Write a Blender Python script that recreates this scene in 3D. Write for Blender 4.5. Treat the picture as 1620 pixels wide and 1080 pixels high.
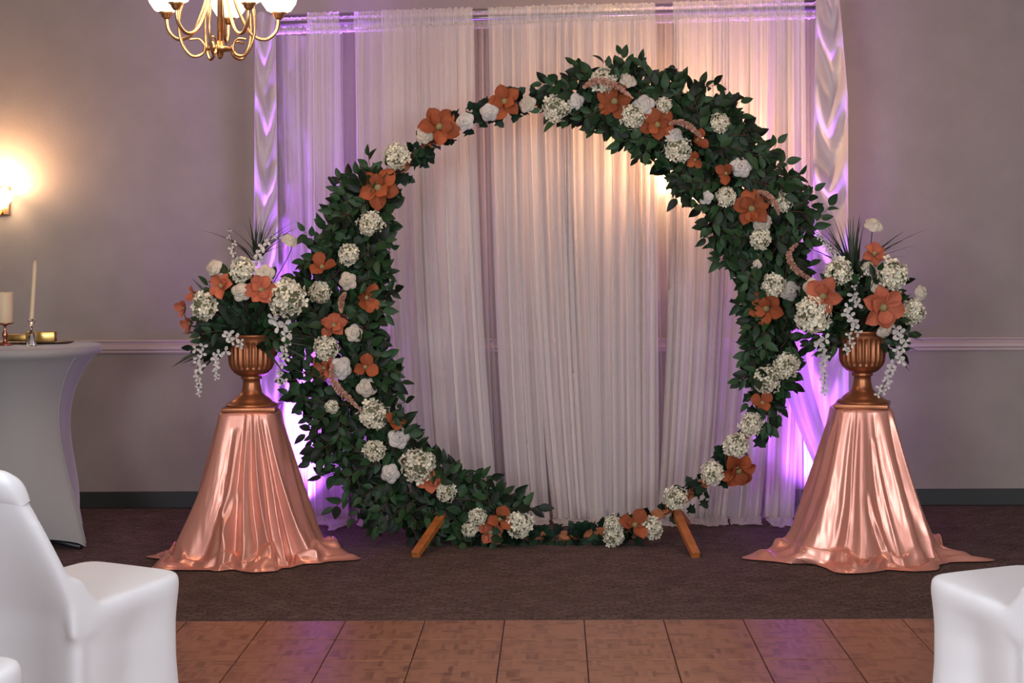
import bpy, bmesh, math, random
from mathutils import Vector, Matrix, Euler, noise
PI = math.pi
R = math.radians
for o in list(bpy.data.objects): bpy.data.objects.remove(o)
SC = bpy.context.scene
COL = SC.collection
# ---------------------------------------------------------------- camera, world, lights
F, CX, CY, CH = 2600.0, 878.0, 385.0, 1.45
ROLL = R(0.2)
cd = bpy.data.cameras.new('camera'); cam = bpy.data.objects.new('camera', cd); COL.objects.link(cam)
cam.location = (0, 0, CH); cam.rotation_euler = (R(90), ROLL, 0)
cd.sensor_width = 36; cd.sensor_fit = 'HORIZONTAL'; cd.lens = F / 1620 * 36
cd.shift_x = -(CX - 810) / 1620; cd.shift_y = (CY - 540) / 1620
cd.clip_end = 60
SC.camera = cam
w = bpy.data.worlds.new('world'); SC.world = w; w.use_nodes = True
w.node_tree.nodes['Background'].inputs[0].default_value = (0.86, 0.90, 1.0, 1)
w.node_tree.nodes['Background'].inputs[1].default_value = 0.75
SC.view_settings.view_transform = 'Standard'; SC.view_settings.look = 'None'
SC.view_settings.gamma = 1; SC.view_settings.use_curve_mapping = False
SC.view_settings.exposure = 0.13
def light(name, kind, loc, energy, color, target=None, size=None, size_y=None, spot=None, blend=0.5, radius=None):
    ld = bpy.data.lights.new(name, kind); ld.energy = energy; ld.color = color
    if kind == 'AREA':
        ld.shape = 'RECTANGLE' if size_y else 'SQUARE'; ld.size = size
        if size_y: ld.size_y = size_y
    if kind == 'SPOT': ld.spot_size = R(spot); ld.spot_blend = blend
    if radius is not None: ld.shadow_soft_size = radius
    o = bpy.data.objects.new(name, ld); COL.objects.link(o); o.location = loc
    if target is not None:
        o.rotation_euler = (Vector(target) - Vector(loc)).to_track_quat('-Z', 'Y').to_euler()
    return o
# windows behind the camera (cool daylight), an added cool overhead fill, ceiling downlights (warm)
light('window_light', 'AREA', (-2.6, -1.2, 1.9), 178, (0.86, 0.92, 1.0), (0.3, 6.5, 0.7), 1.7, 1.6)
light('window_light', 'AREA', (2.6, -1.2, 1.9), 166, (0.9, 0.93, 1.0), (-0.2, 7.5, 0.8), 1.7, 1.6)
light('overhead_light', 'AREA', (0, 3.4, 3.02), 42, (0.93, 0.95, 1.0), (0, 3.6, 0), 2.6, 1.4)  # fill with no fixture, added to brighten chair seats and parquet
light('overhead_light', 'AREA', (-1.6, 6.6, 3.0), 9, (1.0, 0.66, 0.45), (-1.4, 7.6, 0), 0.5)
light('overhead_light', 'AREA', (1.6, 6.6, 3.0), 9, (1.0, 0.70, 0.52), (1.4, 7.6, 0), 0.6)

# ---------------------------------------------------------------- helpers
def P(px, py, Y):
    u, v = px - CX, py - CY
    c, s = math.cos(ROLL), math.sin(ROLL)
    u2, v2 = u * c - v * s, u * s + v * c
    return Vector((u2 * Y / F, Y, CH - v2 * Y / F))
def link(o, parent=None):
    COL.objects.link(o)
    if parent is not None: o.parent = parent
    return o
def obj(name, me, m=None, parent=None, smooth=True, kind=None):
    o = bpy.data.objects.new(name, me); link(o, parent)
    if m is not None and not me.materials: me.materials.append(m)
    if smooth and me.polygons: me.polygons.foreach_set('use_smooth', [True] * len(me.polygons))
    if kind: o['kind'] = kind
    return o
def mk(name, vs, fs):
    me = bpy.data.meshes.new(name); me.from_pydata([tuple(v) for v in vs], [], fs); me.update(); return me
def bmm(name, bm):
    me = bpy.data.meshes.new(name); bm.to_mesh(me); bm.free(); return me
def thing(name, label, cat, loc=(0, 0, 0), group=None):
    o = bpy.data.objects.new(name, None); o.empty_display_size = 0.05; COL.objects.link(o); o.location = loc
    o['label'] = label; o['category'] = cat
    if group: o['group'] = group
    return o
def tag(o, label, cat, group=None):
    o['label'] = label; o['category'] = cat
    if group: o['group'] = group
    return o
def box_me(name, sx, sy, sz, bev=0.004, seg=2, z0=0.0):
    bm = bmesh.new(); bmesh.ops.create_cube(bm, size=1)
    for v in bm.verts: v.co = Vector((v.co.x * sx, v.co.y * sy, (v.co.z + .5) * sz + z0))
    if bev: bmesh.ops.bevel(bm, geom=bm.edges[:], offset=bev, segments=seg, affect='EDGES', profile=0.5)
    return bmm(name, bm)
def lathe(name, prof, n=48, flute=None):
    vs, fs = [], []
    for j, (r, z) in enumerate(prof):
        for i in range(n):
            a = 2 * PI * i / n
            rr = r if flute is None else flute(r, z, a)
            vs.append((rr * math.cos(a), rr * math.sin(a), z))
    for j in range(len(prof) - 1):
        for i in range(n):
            k = (i + 1) % n
            fs.append((j * n + i, j * n + k, (j + 1) * n + k, (j + 1) * n + i))
    fs.append(tuple(range(n - 1, -1, -1))); fs.append(tuple((len(prof) - 1) * n + i for i in range(n)))
    return mk(name, vs, fs)
def tube_geo(pts, rad, n=6, vs=None, fs=None):
    vs = [] if vs is None else vs; fs = [] if fs is None else fs
    b = len(vs); pts = [Vector(p) for p in pts]; m = len(pts); up = Vector((0.13, 0.31, 0.9)).normalized()
    for j, p in enumerate(pts):
        t = (pts[min(j + 1, m - 1)] - pts[max(j - 1, 0)]).normalized()
        x = t.cross(up)
        if x.length < 0.1: x = t.cross(Vector((1, 0, 0)))
        x.normalize(); y = t.cross(x)
        r = rad(j / (m - 1)) if callable(rad) else rad
        for i in range(n):
            a = 2 * PI * i / n
            vs.append(p + x * math.cos(a) * r + y * math.sin(a) * r)
    for j in range(m - 1):
        for i in range(n):
            k = (i + 1) % n
            fs.append((b + j * n + i, b + j * n + k, b + (j + 1) * n + k, b + (j + 1) * n + i))
    fs.append(tuple(b + i for i in range(n - 1, -1, -1))); fs.append(tuple(b + (m - 1) * n + i for i in range(n)))
    return vs, fs
def spline(pts, n):
    pts = [Vector(p) for p in pts]; out = []
    m = len(pts) - 1
    for k in range(n + 1):
        t = k / n * m; i = min(int(t), m - 1); f = t - i
        p0 = pts[max(i - 1, 0)]; p1 = pts[i]; p2 = pts[i + 1]; p3 = pts[min(i + 2, m)]
        out.append(0.5 * ((2 * p1) + (p2 - p0) * f + (2 * p0 - 5 * p1 + 4 * p2 - p3) * f * f + (3 * p1 - p0 - 3 * p2 + p3) * f ** 3))
    return out
# ---------------------------------------------------------------- materials
def mat(name, col, rough=0.6, metal=0.0, noise_amt=0.0, nscale=20, bump=0.0, bscale=200, spec=None, sheen=0, vary=0.0, emit=None, translucent=0.0, aniso=0, coat=0):
    m = bpy.data.materials.new(name); m.use_nodes = True; nt = m.node_tree; N = nt.nodes; L = nt.links
    b = N['Principled BSDF']; b.inputs['Roughness'].default_value = rough; b.inputs['Metallic'].default_value = metal
    b.inputs['Base Color'].default_value = (*col, 1)
    if spec is not None: b.inputs['Specular IOR Level'].default_value = spec
    if sheen: b.inputs['Sheen Weight'].default_value = sheen
    if coat: b.inputs['Coat Weight'].default_value = coat; b.inputs['Coat Roughness'].default_value = 0.15
    if aniso: b.inputs['Anisotropic'].default_value = aniso
    if emit: b.inputs['Emission Color'].default_value = (*emit[:3], 1); b.inputs['Emission Strength'].default_value = emit[3]
    tc = N.new('ShaderNodeTexCoord')
    src = None
    if noise_amt:
        nz = N.new('ShaderNodeTexNoise'); nz.inputs['Scale'].default_value = nscale; nz.inputs['Detail'].default_value = 4
        L.new(tc.outputs['Object'], nz.inputs['Vector'])
        mr = N.new('ShaderNodeMapRange'); mr.inputs['From Min'].default_value = .3; mr.inputs['From Max'].default_value = .7
        mr.inputs['To Min'].default_value = 1 - noise_amt; mr.inputs['To Max'].default_value = 1 + noise_amt
        L.new(nz.outputs[0], mr.inputs[0]); src = mr.outputs[0]
    if vary:
        oi = N.new('ShaderNodeObjectInfo'); ge = N.new('ShaderNodeNewGeometry')
        ad = N.new('ShaderNodeMath'); ad.operation = 'ADD'; L.new(oi.outputs['Random'], ad.inputs[0]); L.new(ge.outputs['Random Per Island'], ad.inputs[1])
        fr = N.new('ShaderNodeMath'); fr.operation = 'FRACT'; L.new(ad.outputs[0], fr.inputs[0])
        mr = N.new('ShaderNodeMapRange'); mr.inputs['To Min'].default_value = 1 - vary; mr.inputs['To Max'].default_value = 1 + vary
        L.new(fr.outputs[0], mr.inputs[0])
        if src is None: src = mr.outputs[0]
        else:
            mu = N.new('ShaderNodeMath'); mu.operation = 'MULTIPLY'; L.new(src, mu.inputs[0]); L.new(mr.outputs[0], mu.inputs[1]); src = mu.outputs[0]
    if src is not None:
        vm = N.new('ShaderNodeVectorMath'); vm.operation = 'SCALE'; vm.inputs[0].default_value = col
        L.new(src, vm.inputs['Scale']); L.new(vm.outputs[0], b.inputs['Base Color'])
    if bump:
        nz2 = N.new('ShaderNodeTexNoise'); nz2.inputs['Scale'].default_value = bscale; nz2.inputs['Detail'].default_value = 3
        L.new(tc.outputs['Object'], nz2.inputs['Vector'])
        bp = N.new('ShaderNodeBump'); bp.inputs['Strength'].default_value = bump; bp.inputs['Distance'].default_value = 0.002
        L.new(nz2.outputs[0], bp.inputs['Height']); L.new(bp.outputs[0], b.inputs['Normal'])
    if translucent:
        tr = N.new('ShaderNodeBsdfTranslucent'); tr.inputs[0].default_value = (*col, 1)
        mx = N.new('ShaderNodeMixShader'); mx.inputs[0].default_value = translucent
        L.new(b.outputs[0], mx.inputs[1]); L.new(tr.outputs[0], mx.inputs[2]); L.new(mx.outputs[0], N['Material Output'].inputs[0])
    return m
M = {}
M['wall'] = mat('wall_paper', (0.30, 0.250, 0.222), 0.75, noise_amt=.05, nscale=6, bump=.35, bscale=160)
M['rail'] = mat('painted_rail', (0.50, 0.38, 0.36), 0.45)
M['base'] = mat('vinyl_base', (0.024, 0.026, 0.024), 0.5)
M['ceil'] = mat('ceiling_paint', (0.36, 0.30, 0.25), 0.8)
M['wood'] = mat('stained_wood', (0.42, 0.13, 0.03), 0.45, noise_amt=.3, nscale=18, bump=.2, bscale=60)
M['leaf'] = mat('ficus_leaf', (0.013, 0.036, 0.012), 0.5, vary=.9, noise_amt=.2, nscale=40, translucent=.06, spec=.28)
M['ivy'] = mat('ivy_leaf', (0.011, 0.030, 0.015), 0.55, spec=.25, vary=.6, noise_amt=.3, nscale=60)
M['palm'] = mat('dark_blade', (0.02, 0.034, 0.017), 0.5, vary=.6)
M['twig'] = mat('twig', (0.10, 0.035, 0.03), 0.7)
M['stem'] = mat('green_stem', (0.03, 0.05, 0.02), 0.7)
M['orange'] = mat('rust_petal', (0.33, 0.075, 0.022), 0.75, vary=.25, noise_amt=.3, nscale=30, bump=.4, bscale=90, translucent=.12)
M['coral'] = mat('coral_petal', (0.46, 0.115, 0.055), 0.75, vary=.2, noise_amt=.25, nscale=30, bump=.4, bscale=90, translucent=.12)
M['knob'] = mat('magnolia_centre', (0.36, 0.30, 0.13), 0.8, noise_amt=.4, nscale=200, bump=1, bscale=300)
M['cream'] = mat('cream_petal', (0.60, 0.52, 0.42), 0.75, vary=.1, noise_amt=.12, nscale=50, translucent=.15)
M['white'] = mat('white_petal', (0.62, 0.57, 0.52), 0.75, vary=.12, translucent=.15)
M['hyd'] = mat('hydrangea_petal', (0.72, 0.67, 0.52), 0.8, vary=.25, translucent=.1)
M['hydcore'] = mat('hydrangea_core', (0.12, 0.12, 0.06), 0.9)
M['plume'] = mat('dusty_pink_plume', (0.50, 0.27, 0.20), 0.85, vary=.25)
M['bronze'] = mat('bronze_paint', (0.36, 0.135, 0.06), 0.36, 0.75, noise_amt=.12, nscale=14)
M['satin'] = mat('rose_gold_satin', (0.70, 0.315, 0.24), 0.31, 0.50, bump=.08, bscale=45)
M['brass'] = mat('antique_brass', (0.62, 0.36, 0.17), 0.25, 0.95)
M['shade'] = mat('lit_glass', (1, .9, .75), 0.4, emit=(1.0, .80, .55, 9))
M['shade2'] = mat('lit_glass_cup', (1, .9, .75), 0.4, emit=(1.0, .72, .42, 14))
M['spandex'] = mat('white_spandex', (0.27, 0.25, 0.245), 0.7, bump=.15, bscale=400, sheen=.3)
M['chaircloth'] = mat('white_chair_cloth', (0.75, 0.75, 0.77), 0.65, bump=.12, bscale=500, sheen=.3)
M['wax'] = mat('ivory_wax', (0.70, 0.55, 0.36), 0.5, translucent=.15)
M['copper'] = mat('polished_copper', (0.55, 0.25, 0.16), 0.2, 1.0)
M['gold'] = mat('gold_foil', (0.50, 0.31, 0.10), 0.3, 1.0, noise_amt=.3, nscale=30)
M['darkwood'] = mat('dark_tray', (0.06, 0.03, 0.02), 0.35)
M['black'] = mat('black_plastic', (0.01, 0.01, 0.012), 0.4)
M['lens'] = mat('purple_lens', (.4, .1, .9), 0.3, emit=(.45, .12, 1, 1))
M['scarf'] = mat('white_satin_drape', (0.72, 0.66, 0.68), 0.5, translucent=.5, bump=.1, bscale=60)
M['liner'] = mat('satin_lining', (0.42, 0.36, 0.40), 0.6, translucent=.2, bump=.1, bscale=60)
g = bpy.data.materials.new('crystal'); g.use_nodes = True; M['crystal'] = g
b = g.node_tree.nodes['Principled BSDF']; b.inputs['Transmission Weight'].default_value = 1; b.inputs['Roughness'].default_value = .03; b.inputs['Base Color'].default_value = (.95, .93, .92, 1)
def sheer(name, col, a, streak=0.35):
    m = bpy.data.materials.new(name); m.use_nodes = True; nt = m.node_tree; N = nt.nodes; L = nt.links
    N.remove(N['Principled BSDF'])
    tr = N.new('ShaderNodeBsdfTransparent'); df = N.new('ShaderNodeBsdfDiffuse'); df.inputs[0].default_value = (*col, 1)
    tl = N.new('ShaderNodeBsdfTranslucent'); tl.inputs[0].default_value = (*col, 1)
    m1 = N.new('ShaderNodeMixShader'); m1.inputs[0].default_value = .5; L.new(df.outputs[0], m1.inputs[1]); L.new(tl.outputs[0], m1.inputs[2])
    lw = N.new('ShaderNodeLayerWeight'); lw.inputs[0].default_value = .5
    inv = N.new('ShaderNodeMath'); inv.operation = 'SUBTRACT'; inv.inputs[0].default_value = 1; L.new(lw.outputs['Facing'], inv.inputs[1])
    mx = N.new('ShaderNodeMath'); mx.operation = 'MAXIMUM'; mx.inputs[1].default_value = .12; L.new(inv.outputs[0], mx.inputs[0])
    dv = N.new('ShaderNodeMath'); dv.operation = 'DIVIDE'; dv.inputs[0].default_value = 1; L.new(mx.outputs[0], dv.inputs[1])
    pw = N.new('ShaderNodeMath'); pw.operation = 'POWER'; L.new(dv.outputs[0], pw.inputs[1])
    # thread density varies along the width (fine vertical streaks of the weave)
    uv = N.new('ShaderNodeUVMap'); mp = N.new('ShaderNodeMapping'); mp.inputs['Scale'].default_value = (55, .5, 1); L.new(uv.outputs[0], mp.inputs[0])
    nz = N.new('ShaderNodeTexNoise'); nz.inputs['Scale'].default_value = 1; nz.inputs['Detail'].default_value = 5; L.new(mp.outputs[0], nz.inputs['Vector'])
    mr = N.new('ShaderNodeMapRange'); mr.inputs['From Min'].default_value = .3; mr.inputs['From Max'].default_value = .7
    mr.inputs['To Min'].default_value = (1 - a) * (1 + streak); mr.inputs['To Max'].default_value = (1 - a) * (1 - streak)
    L.new(nz.outputs[0], mr.inputs[0]); L.new(mr.outputs[0], pw.inputs[0])
    i2 = N.new('ShaderNodeMath'); i2.operation = 'SUBTRACT'; i2.inputs[0].default_value = 1; i2.use_clamp = True; L.new(pw.outputs[0], i2.inputs[1])
    m2 = N.new('ShaderNodeMixShader'); L.new(i2.outputs[0], m2.inputs[0]); L.new(tr.outputs[0], m2.inputs[1]); L.new(m1.outputs[0], m2.inputs[2])
    L.new(m2.outputs[0], N['Material Output'].inputs[0])
    return m
M['sheer'] = sheer('sheer_voile', (0.89, 0.82, 0.80), 0.60, .55)
M['sheer_thin'] = sheer('thin_voile', (0.87, 0.80, 0.78), 0.22, .4)
M['ruffle'] = sheer('voile_ruffle', (0.9, 0.85, 0.82), 0.5, .5)

def carpet_mat():
    m = bpy.data.materials.new('basket_weave_carpet'); m.use_nodes = True; nt = m.node_tree; N = nt.nodes; L = nt.links
    b = N['Principled BSDF']; b.inputs['Roughness'].default_value = .95; b.inputs['Specular IOR Level'].default_value = .15
    tc = N.new('ShaderNodeTexCoord')
    br = N.new('ShaderNodeTexBrick'); br.inputs['Scale'].default_value = 1; br.inputs['Brick Width'].default_value = .055; br.inputs['Row Height'].default_value = .035
    br.inputs['Mortar Size'].default_value = .006; br.inputs['Mortar Smooth'].default_value = .6; br.inputs['Color1'].default_value = (.6, .6, .6, 1); br.inputs['Color2'].default_value = (1, 1, 1, 1); br.inputs['Mortar'].default_value = (.45, .45, .45, 1)
    nd = N.new('ShaderNodeTexNoise'); nd.inputs['Scale'].default_value = 14; L.new(tc.outputs['Object'], nd.inputs['Vector'])
    vm = N.new('ShaderNodeVectorMath'); vm.operation = 'SCALE'; vm.inputs['Scale'].default_value = .07; L.new(nd.outputs[1], vm.inputs[0])
    va = N.new('ShaderNodeVectorMath'); va.operation = 'ADD'; L.new(tc.outputs['Object'], va.inputs[0]); L.new(vm.outputs[0], va.inputs[1])
    L.new(va.outputs[0], br.inputs['Vector'])
    mp = N.new('ShaderNodeMapping'); mp.inputs['Scale'].default_value = (260, 45, 1); L.new(tc.outputs['Object'], mp.inputs[0])
    nz = N.new('ShaderNodeTexNoise'); nz.inputs['Scale'].default_value = 1; nz.inputs['Detail'].default_value = 3; L.new(mp.outputs[0], nz.inputs['Vector'])
    n3 = N.new('ShaderNodeTexNoise'); n3.inputs['Scale'].default_value = 9; n3.inputs['Detail'].default_value = 6; L.new(tc.outputs['Object'], n3.inputs['Vector'])
    mu = N.new('ShaderNodeMath'); mu.operation = 'MULTIPLY'; L.new(br.outputs[0], mu.inputs[0]); L.new(nz.outputs[0], mu.inputs[1])
    ad = N.new('ShaderNodeMath'); ad.operation = 'MULTIPLY_ADD'; ad.inputs[1].default_value = .35; L.new(n3.outputs[0], ad.inputs[0]); L.new(mu.outputs[0], ad.inputs[2])
    cr = N.new('ShaderNodeValToRGB'); cr.color_ramp.elements[0].position = .25; cr.color_ramp.elements[0].color = (.034, .022, .019, 1)
    cr.color_ramp.elements[1].position = .85; cr.color_ramp.elements[1].color = (.19, .125, .108, 1); L.new(ad.outputs[0], cr.inputs[0]); L.new(cr.outputs[0], b.inputs['Base Color'])
    bp = N.new('ShaderNodeBump'); bp.inputs['Strength'].default_value = .9; bp.inputs['Distance'].default_value = .006; L.new(mu.outputs[0], bp.inputs['Height']); L.new(bp.outputs[0], b.inputs['Normal'])
    return m
M['carpet'] = carpet_mat()
def parquet_mat():
    m = bpy.data.materials.new('finger_parquet'); m.use_nodes = True; nt = m.node_tree; N = nt.nodes; L = nt.links
    b = N['Principled BSDF']; b.inputs['Roughness'].default_value = .38; b.inputs['Specular IOR Level'].default_value = .45
    tc = N.new('ShaderNodeTexCoord'); oi = N.new('ShaderNodeObjectInfo')
    ad = N.new('ShaderNodeVectorMath'); ad.operation = 'ADD'; L.new(tc.outputs['Object'], ad.inputs[0]); L.new(oi.outputs['Location'], ad.inputs[1])
    ck = N.new('ShaderNodeTexChecker'); ck.inputs['Scale'].default_value = 1 / .076; L.new(tc.outputs['Object'], ck.inputs['Vector'])
    def fing(sc):
        mp = N.new('ShaderNodeMapping'); mp.inputs['Scale'].default_value = sc; L.new(ad.outputs[0], mp.inputs[0])
        fl = N.new('ShaderNodeVectorMath'); fl.operation = 'FLOOR'; L.new(mp.outputs[0], fl.inputs[0])
        wn = N.new('ShaderNodeTexWhiteNoise'); L.new(fl.outputs[0], wn.inputs['Vector']); return wn.outputs[0]
    a = fing((13.1, 65, 1)); c = fing((65, 13.1, 1))
    mx = N.new('ShaderNodeMix'); L.new(ck.outputs['Fac'], mx.inputs[0]); L.new(a, mx.inputs[2]); L.new(c, mx.inputs[3])
    n3 = N.new('ShaderNodeTexNoise'); n3.inputs['Scale'].default_value = 10; n3.inputs['Detail'].default_value = 5; L.new(ad.outputs[0], n3.inputs['Vector'])
    m3 = N.new('ShaderNodeMath'); m3.operation = 'MULTIPLY_ADD'; m3.inputs[1].default_value = .8; L.new(mx.outputs[0], m3.inputs[0]); L.new(n3.outputs[0], m3.inputs[2])
    cr = N.new('ShaderNodeValToRGB'); cr.color_ramp.elements[0].position = .25; cr.color_ramp.elements[0].color = (.12, .04, .018, 1)
    cr.color_ramp.elements[1].position = 1.0; cr.color_ramp.elements[1].color = (.30, .13, .07, 1); L.new(m3.outputs[0], cr.inputs[0]); L.new(cr.outputs[0], b.inputs['Base Color'])
    return m
M['parquet'] = parquet_mat()

# ---------------------------------------------------------------- structure
WY = 9.06
def struct(name, me, m, kind='structure', smooth=False):
    o = obj(name, me, m, smooth=smooth); o['kind'] = kind; return o
def quad(name, pts): return mk(name, pts, [(0, 1, 2, 3)])
PY = 6.336
o = struct('floor', box_me('floor', 11, WY - PY + .1, .05, 0), M['carpet']); o.location = (0, (WY + PY) / 2 + .05, -.05)
under = struct('parquet_floor', box_me('parquet_floor', 9.2, PY + 1.45, .04, 0, z0=-.05), M['black']); under.location = (0, (PY - 1.5) / 2 - .025, 0)
under['label'] = 'reddish brown finger parquet dance floor in square tiles'
tile = box_me('tile', .3022, .2985, .012, .0012, 1, z0=-.012)
k = 0
for r_ in range(11):
    for c_ in range(-13, 13):
        t = obj('tile', tile, M['parquet'], under, smooth=False)
        t.location = Vector((.107 + .153 + c_ * .306, PY - .1535 - r_ * .306, 0)) - under.location
        k += 1
vs, fs = [], []
o = struct('wall_back', box_me('wall_back', 11, .12, 3.1, 0), M['wall']); o.location = (0, WY + .06, 0)
o = struct('wall_left', box_me('wall_left', .12, 11, 3.1, 0), M['wall']); o.location = (-4.9, 3.6, 0)
o = struct('wall_right', box_me('wall_right', .12, 11, 3.1, 0), M['wall']); o.location = (4.9, 3.6, 0)
o = struct('ceiling', box_me('ceiling', 11, 11, .1, 0), M['ceil']); o.location = (0, 3.6, 3.1)
o = struct('baseboard_back', box_me('baseboard_back', 9.7, .012, .092, .004), M['base']); o.location = (0, WY - .006, 0)
prof = [(0, .865), (.012, .865), (.016, .872), (.016, .88), (.026, .888), (.026, .905), (.018, .912), (.022, .925), (.03, .932), (.03, .938), (0, .94)]
vs = []
for x in (-4.84, 4.84):
    for d, z in prof: vs.append((x, WY - d, z - .012))
n = len(prof); fs = [(i, i + 1, n + i + 1, n + i) for i in range(n - 1)] + [tuple(range(n)), tuple(range(2 * n - 1, n - 1, -1))]
struct('trim_1', mk('trim_1', vs, fs), M['rail'])

# ---------------------------------------------------------------- drape backdrop
frame = thing('backdrop_stand', 'slim metal pipe stand that carries the sheer white curtains', 'stand', (0, 8.62, 0))
metal = mat('grey_pipe', (.35, .33, .34), .35, .8)
zl, zr = P(420, 38, 8.62).z, P(1312, 12, 8.62).z
xl, xr = P(422, 0, 8.62).x, P(1312, 0, 8.62).x
for x, z in ((xl, zl), (xr, zr)):
    v, f = tube_geo([(x, 0, 0), (x, 0, z)], .02, 12); obj('pole', mk('pole', v, f), metal, frame)
    bp = obj('base_plate', box_me('base_plate', .3, .3, .012, .003), metal, frame); bp.location = (x, 0.06, 0)
v, f = tube_geo([(xl, 0, zl), (xr, 0, zr)], .014, 10); obj('rod', mk('rod', v, f), metal, frame)
v, f = tube_geo([(xl, .05, zl + .04), (xr, .05, zr + .04)], .014, 10); obj('rod', mk('rod', v, f), metal, frame)
def rodz(x, off=0): return zl + (zr - zl) * (x - xl) / (xr - xl) + off

def curtain(label, top, bot, Y, nf, seed, m, amp=.022, pool=.16, split=None, header=True, flat=False, group='sheer panels of the backdrop'):
    """gathered voile panel: tight gathers under the rod widening into soft folds, hem puddled on the carpet"""
    rnd = random.Random(seed)
    nx = max(40, int(nf * 26)); nz = 44
    xt0, xt1 = P(top[0], 0, Y).x, P(top[1], 0, Y).x; xb0, xb1 = P(bot[0], 0, Y).x, P(bot[1], 0, Y).x
    # irregular folds: random widths, random depths
    wd = []
    while sum(wd) < 1: wd.append(max(.25, rnd.lognormvariate(0, .55)) / nf)
    tot = sum(wd); ed = [0]
    for q_ in wd: ed.append(ed[-1] + q_ / tot)
    dep = [rnd.uniform(.35, 1.3) for _ in range(len(wd) + 1)]
    ph, am = [], []
    for i in range(nx + 1):
        u = i / nx; k = max(j for j in range(len(wd)) if ed[j] <= u + 1e-9); f_ = (u - ed[k]) / (ed[k + 1] - ed[k])
        ph.append((k + f_) * 2 * PI); am.append(dep[k] * (1 - f_) + dep[k + 1] * f_)
    vs, fs, uvs = [], [], []
    x_top_mid = (xt0 + xt1) / 2
    rows = nz + 7
    for j in range(rows + 1):
        for i in range(nx + 1):
            u = i / nx
            if j <= nz:
                t = j / nz
                e = t ** 2.2
                x = (xt0 + (xt1 - xt0) * u) * (1 - e) + (xb0 + (xb1 - xb0) * u) * e
                zt = rodz(x, -.03); z = zt * (1 - t) + .03 * t
                A = amp * am[i] * (.35 + .65 * min(1, t * 2.2)) * (.35 if flat else 1)
                p = ph[i] + .5 * noise.noise(Vector((u * 3, t * 1.5, seed)))
                s1 = math.sin(p); s2 = math.sin(p * 2 + seed) * .3 * (1 - .6 * t) + .30 * (1 - .75 * t) * math.sin(p * 5 + seed)
                y = Y + A * (s1 + s2) + .008 * noise.noise(Vector((u * 9, t * 3, seed + 3)))
                x += A * .9 * math.sin(2 * p + .6) * (1 if not flat else .4)
                edge = min(u, 1 - u)
            else:
                q = (j - nz) / 7
                x = xb0 + (xb1 - xb0) * u + .035 * noise.noise(Vector((u * 6, q * 2, seed + 9))) * q
                pl = pool * (.75 + .7 * noise.noise(Vector((u * 3.3, seed, 5))))
                y = Y + amp * math.sin(ph[i]) * (1 - q * .6) - pl * q
                z = .008 + .03 * (1 - q) * (1 - q) + .035 * max(0, noise.noise(Vector((x * 9, q * 3.2, seed)))) * math.sin(PI * min(1, q * .9 + .1)) + .004 * q * rnd.random()
            vs.append((x, y, z)); uvs.append((u * abs(xb1 - xb0), j / rows))
    W = nx + 1
    for j in range(rows):
        for i in range(nx): fs.append((j * W + i, j * W + i + 1, (j + 1) * W + i + 1, (j + 1) * W + i))
    me = mk('panel', vs, fs); ul = me.uv_layers.new(name='UVMap')
    for lp in me.loops: ul.data[lp.index].uv = uvs[lp.vertex_index]
    root = thing('sheer_curtain', label, 'curtain', ((xb0 + xb1) / 2, Y, 0), group)
    pnl = obj('panel', me, m, root); pnl.location = -Vector(root.location)
    if header:
        vs, fs, uvs = [], [], []; n = int((xt1 - xt0) / .006); H = 7
        for j in range(H):
            q = j / (H - 1)
            for i in range(n + 1):
                x = xt0 + (xt1 - xt0) * i / n
                prf = [.038, .018, -.002, -.018, -.03, -.045, -.052][j]; dpt = [.0, -.014, -.022, -.020, -.012, -.02, -.006][j]
                jit = noise.noise(Vector((x * 95, q * 2, seed))); jz = noise.noise(Vector((x * 60, 9, seed)))
                vs.append((x + .004 * jit, Y + dpt * 1.15 + .012 * jit, rodz(x, prf) + (.012 * jz if j in (0, 5, 6) else 0)))
                uvs.append((x * 3, q))
        W = n + 1
        for j in range(H - 1):
            for i in range(n): fs.append((j * W + i, j * W + i + 1, (j + 1) * W + i + 1, (j + 1) * W + i))
        me = mk('ruffle', vs, fs); ul = me.uv_layers.new(name='UVMap')
        for lp in me.loops: ul.data[lp.index].uv = uvs[lp.vertex_index]
        h = obj('ruffle', me, M['ruffle'], root); h.location = -Vector(root.location)
    return root
YC = 8.52
curtain('wide thin sheer curtain hanging behind all the other panels', (437, 1300), (470, 1305), 8.66, 16, 1, M['sheer_thin'], amp=.014, pool=.10)
curtain('narrow sheer panel over the purple glow beside left drape', (486, 537), (478, 548), YC, 2.5, 2, M['sheer'], pool=.20)
curtain('sheer panel whose split edges hang left of the darkest gap', (560, 746), (565, 690), YC + .01, 5, 3, M['sheer'])
curtain('narrow sheer panel ending at gap above lower left blossoms', (604, 748), (640, 782), YC - .02, 4, 4, M['sheer'])
curtain('sheer panel at arch centre, right of the darkest gap', (772, 840), (798, 866), YC, 2.5, 5, M['sheer'], pool=.12)
curtain('bright wide sheer panel under the arch top, left half', (832, 935), (872, 950), YC - .02, 4, 6, M['sheer'])
curtain('sheer panel glowing warm beside the hidden wall lamp', (930, 1036), (935, 1034), YC, 4.5, 7, M['sheer'])
curtain('sheer panel behind right side of the arch ring', (1064, 1190), (1040, 1146), YC - .01, 5, 8, M['sheer'])
curtain('narrow sheer panel lit purple, hanging right of the arch ring', (1185, 1235), (1150, 1200), YC, 2, 9, M['sheer'])
curtain('sheer panel nearest the right satin drape, puddled by satin skirt', (1228, 1272), (1208, 1250), YC - .02, 2, 10, M['sheer'], pool=.2)

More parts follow.
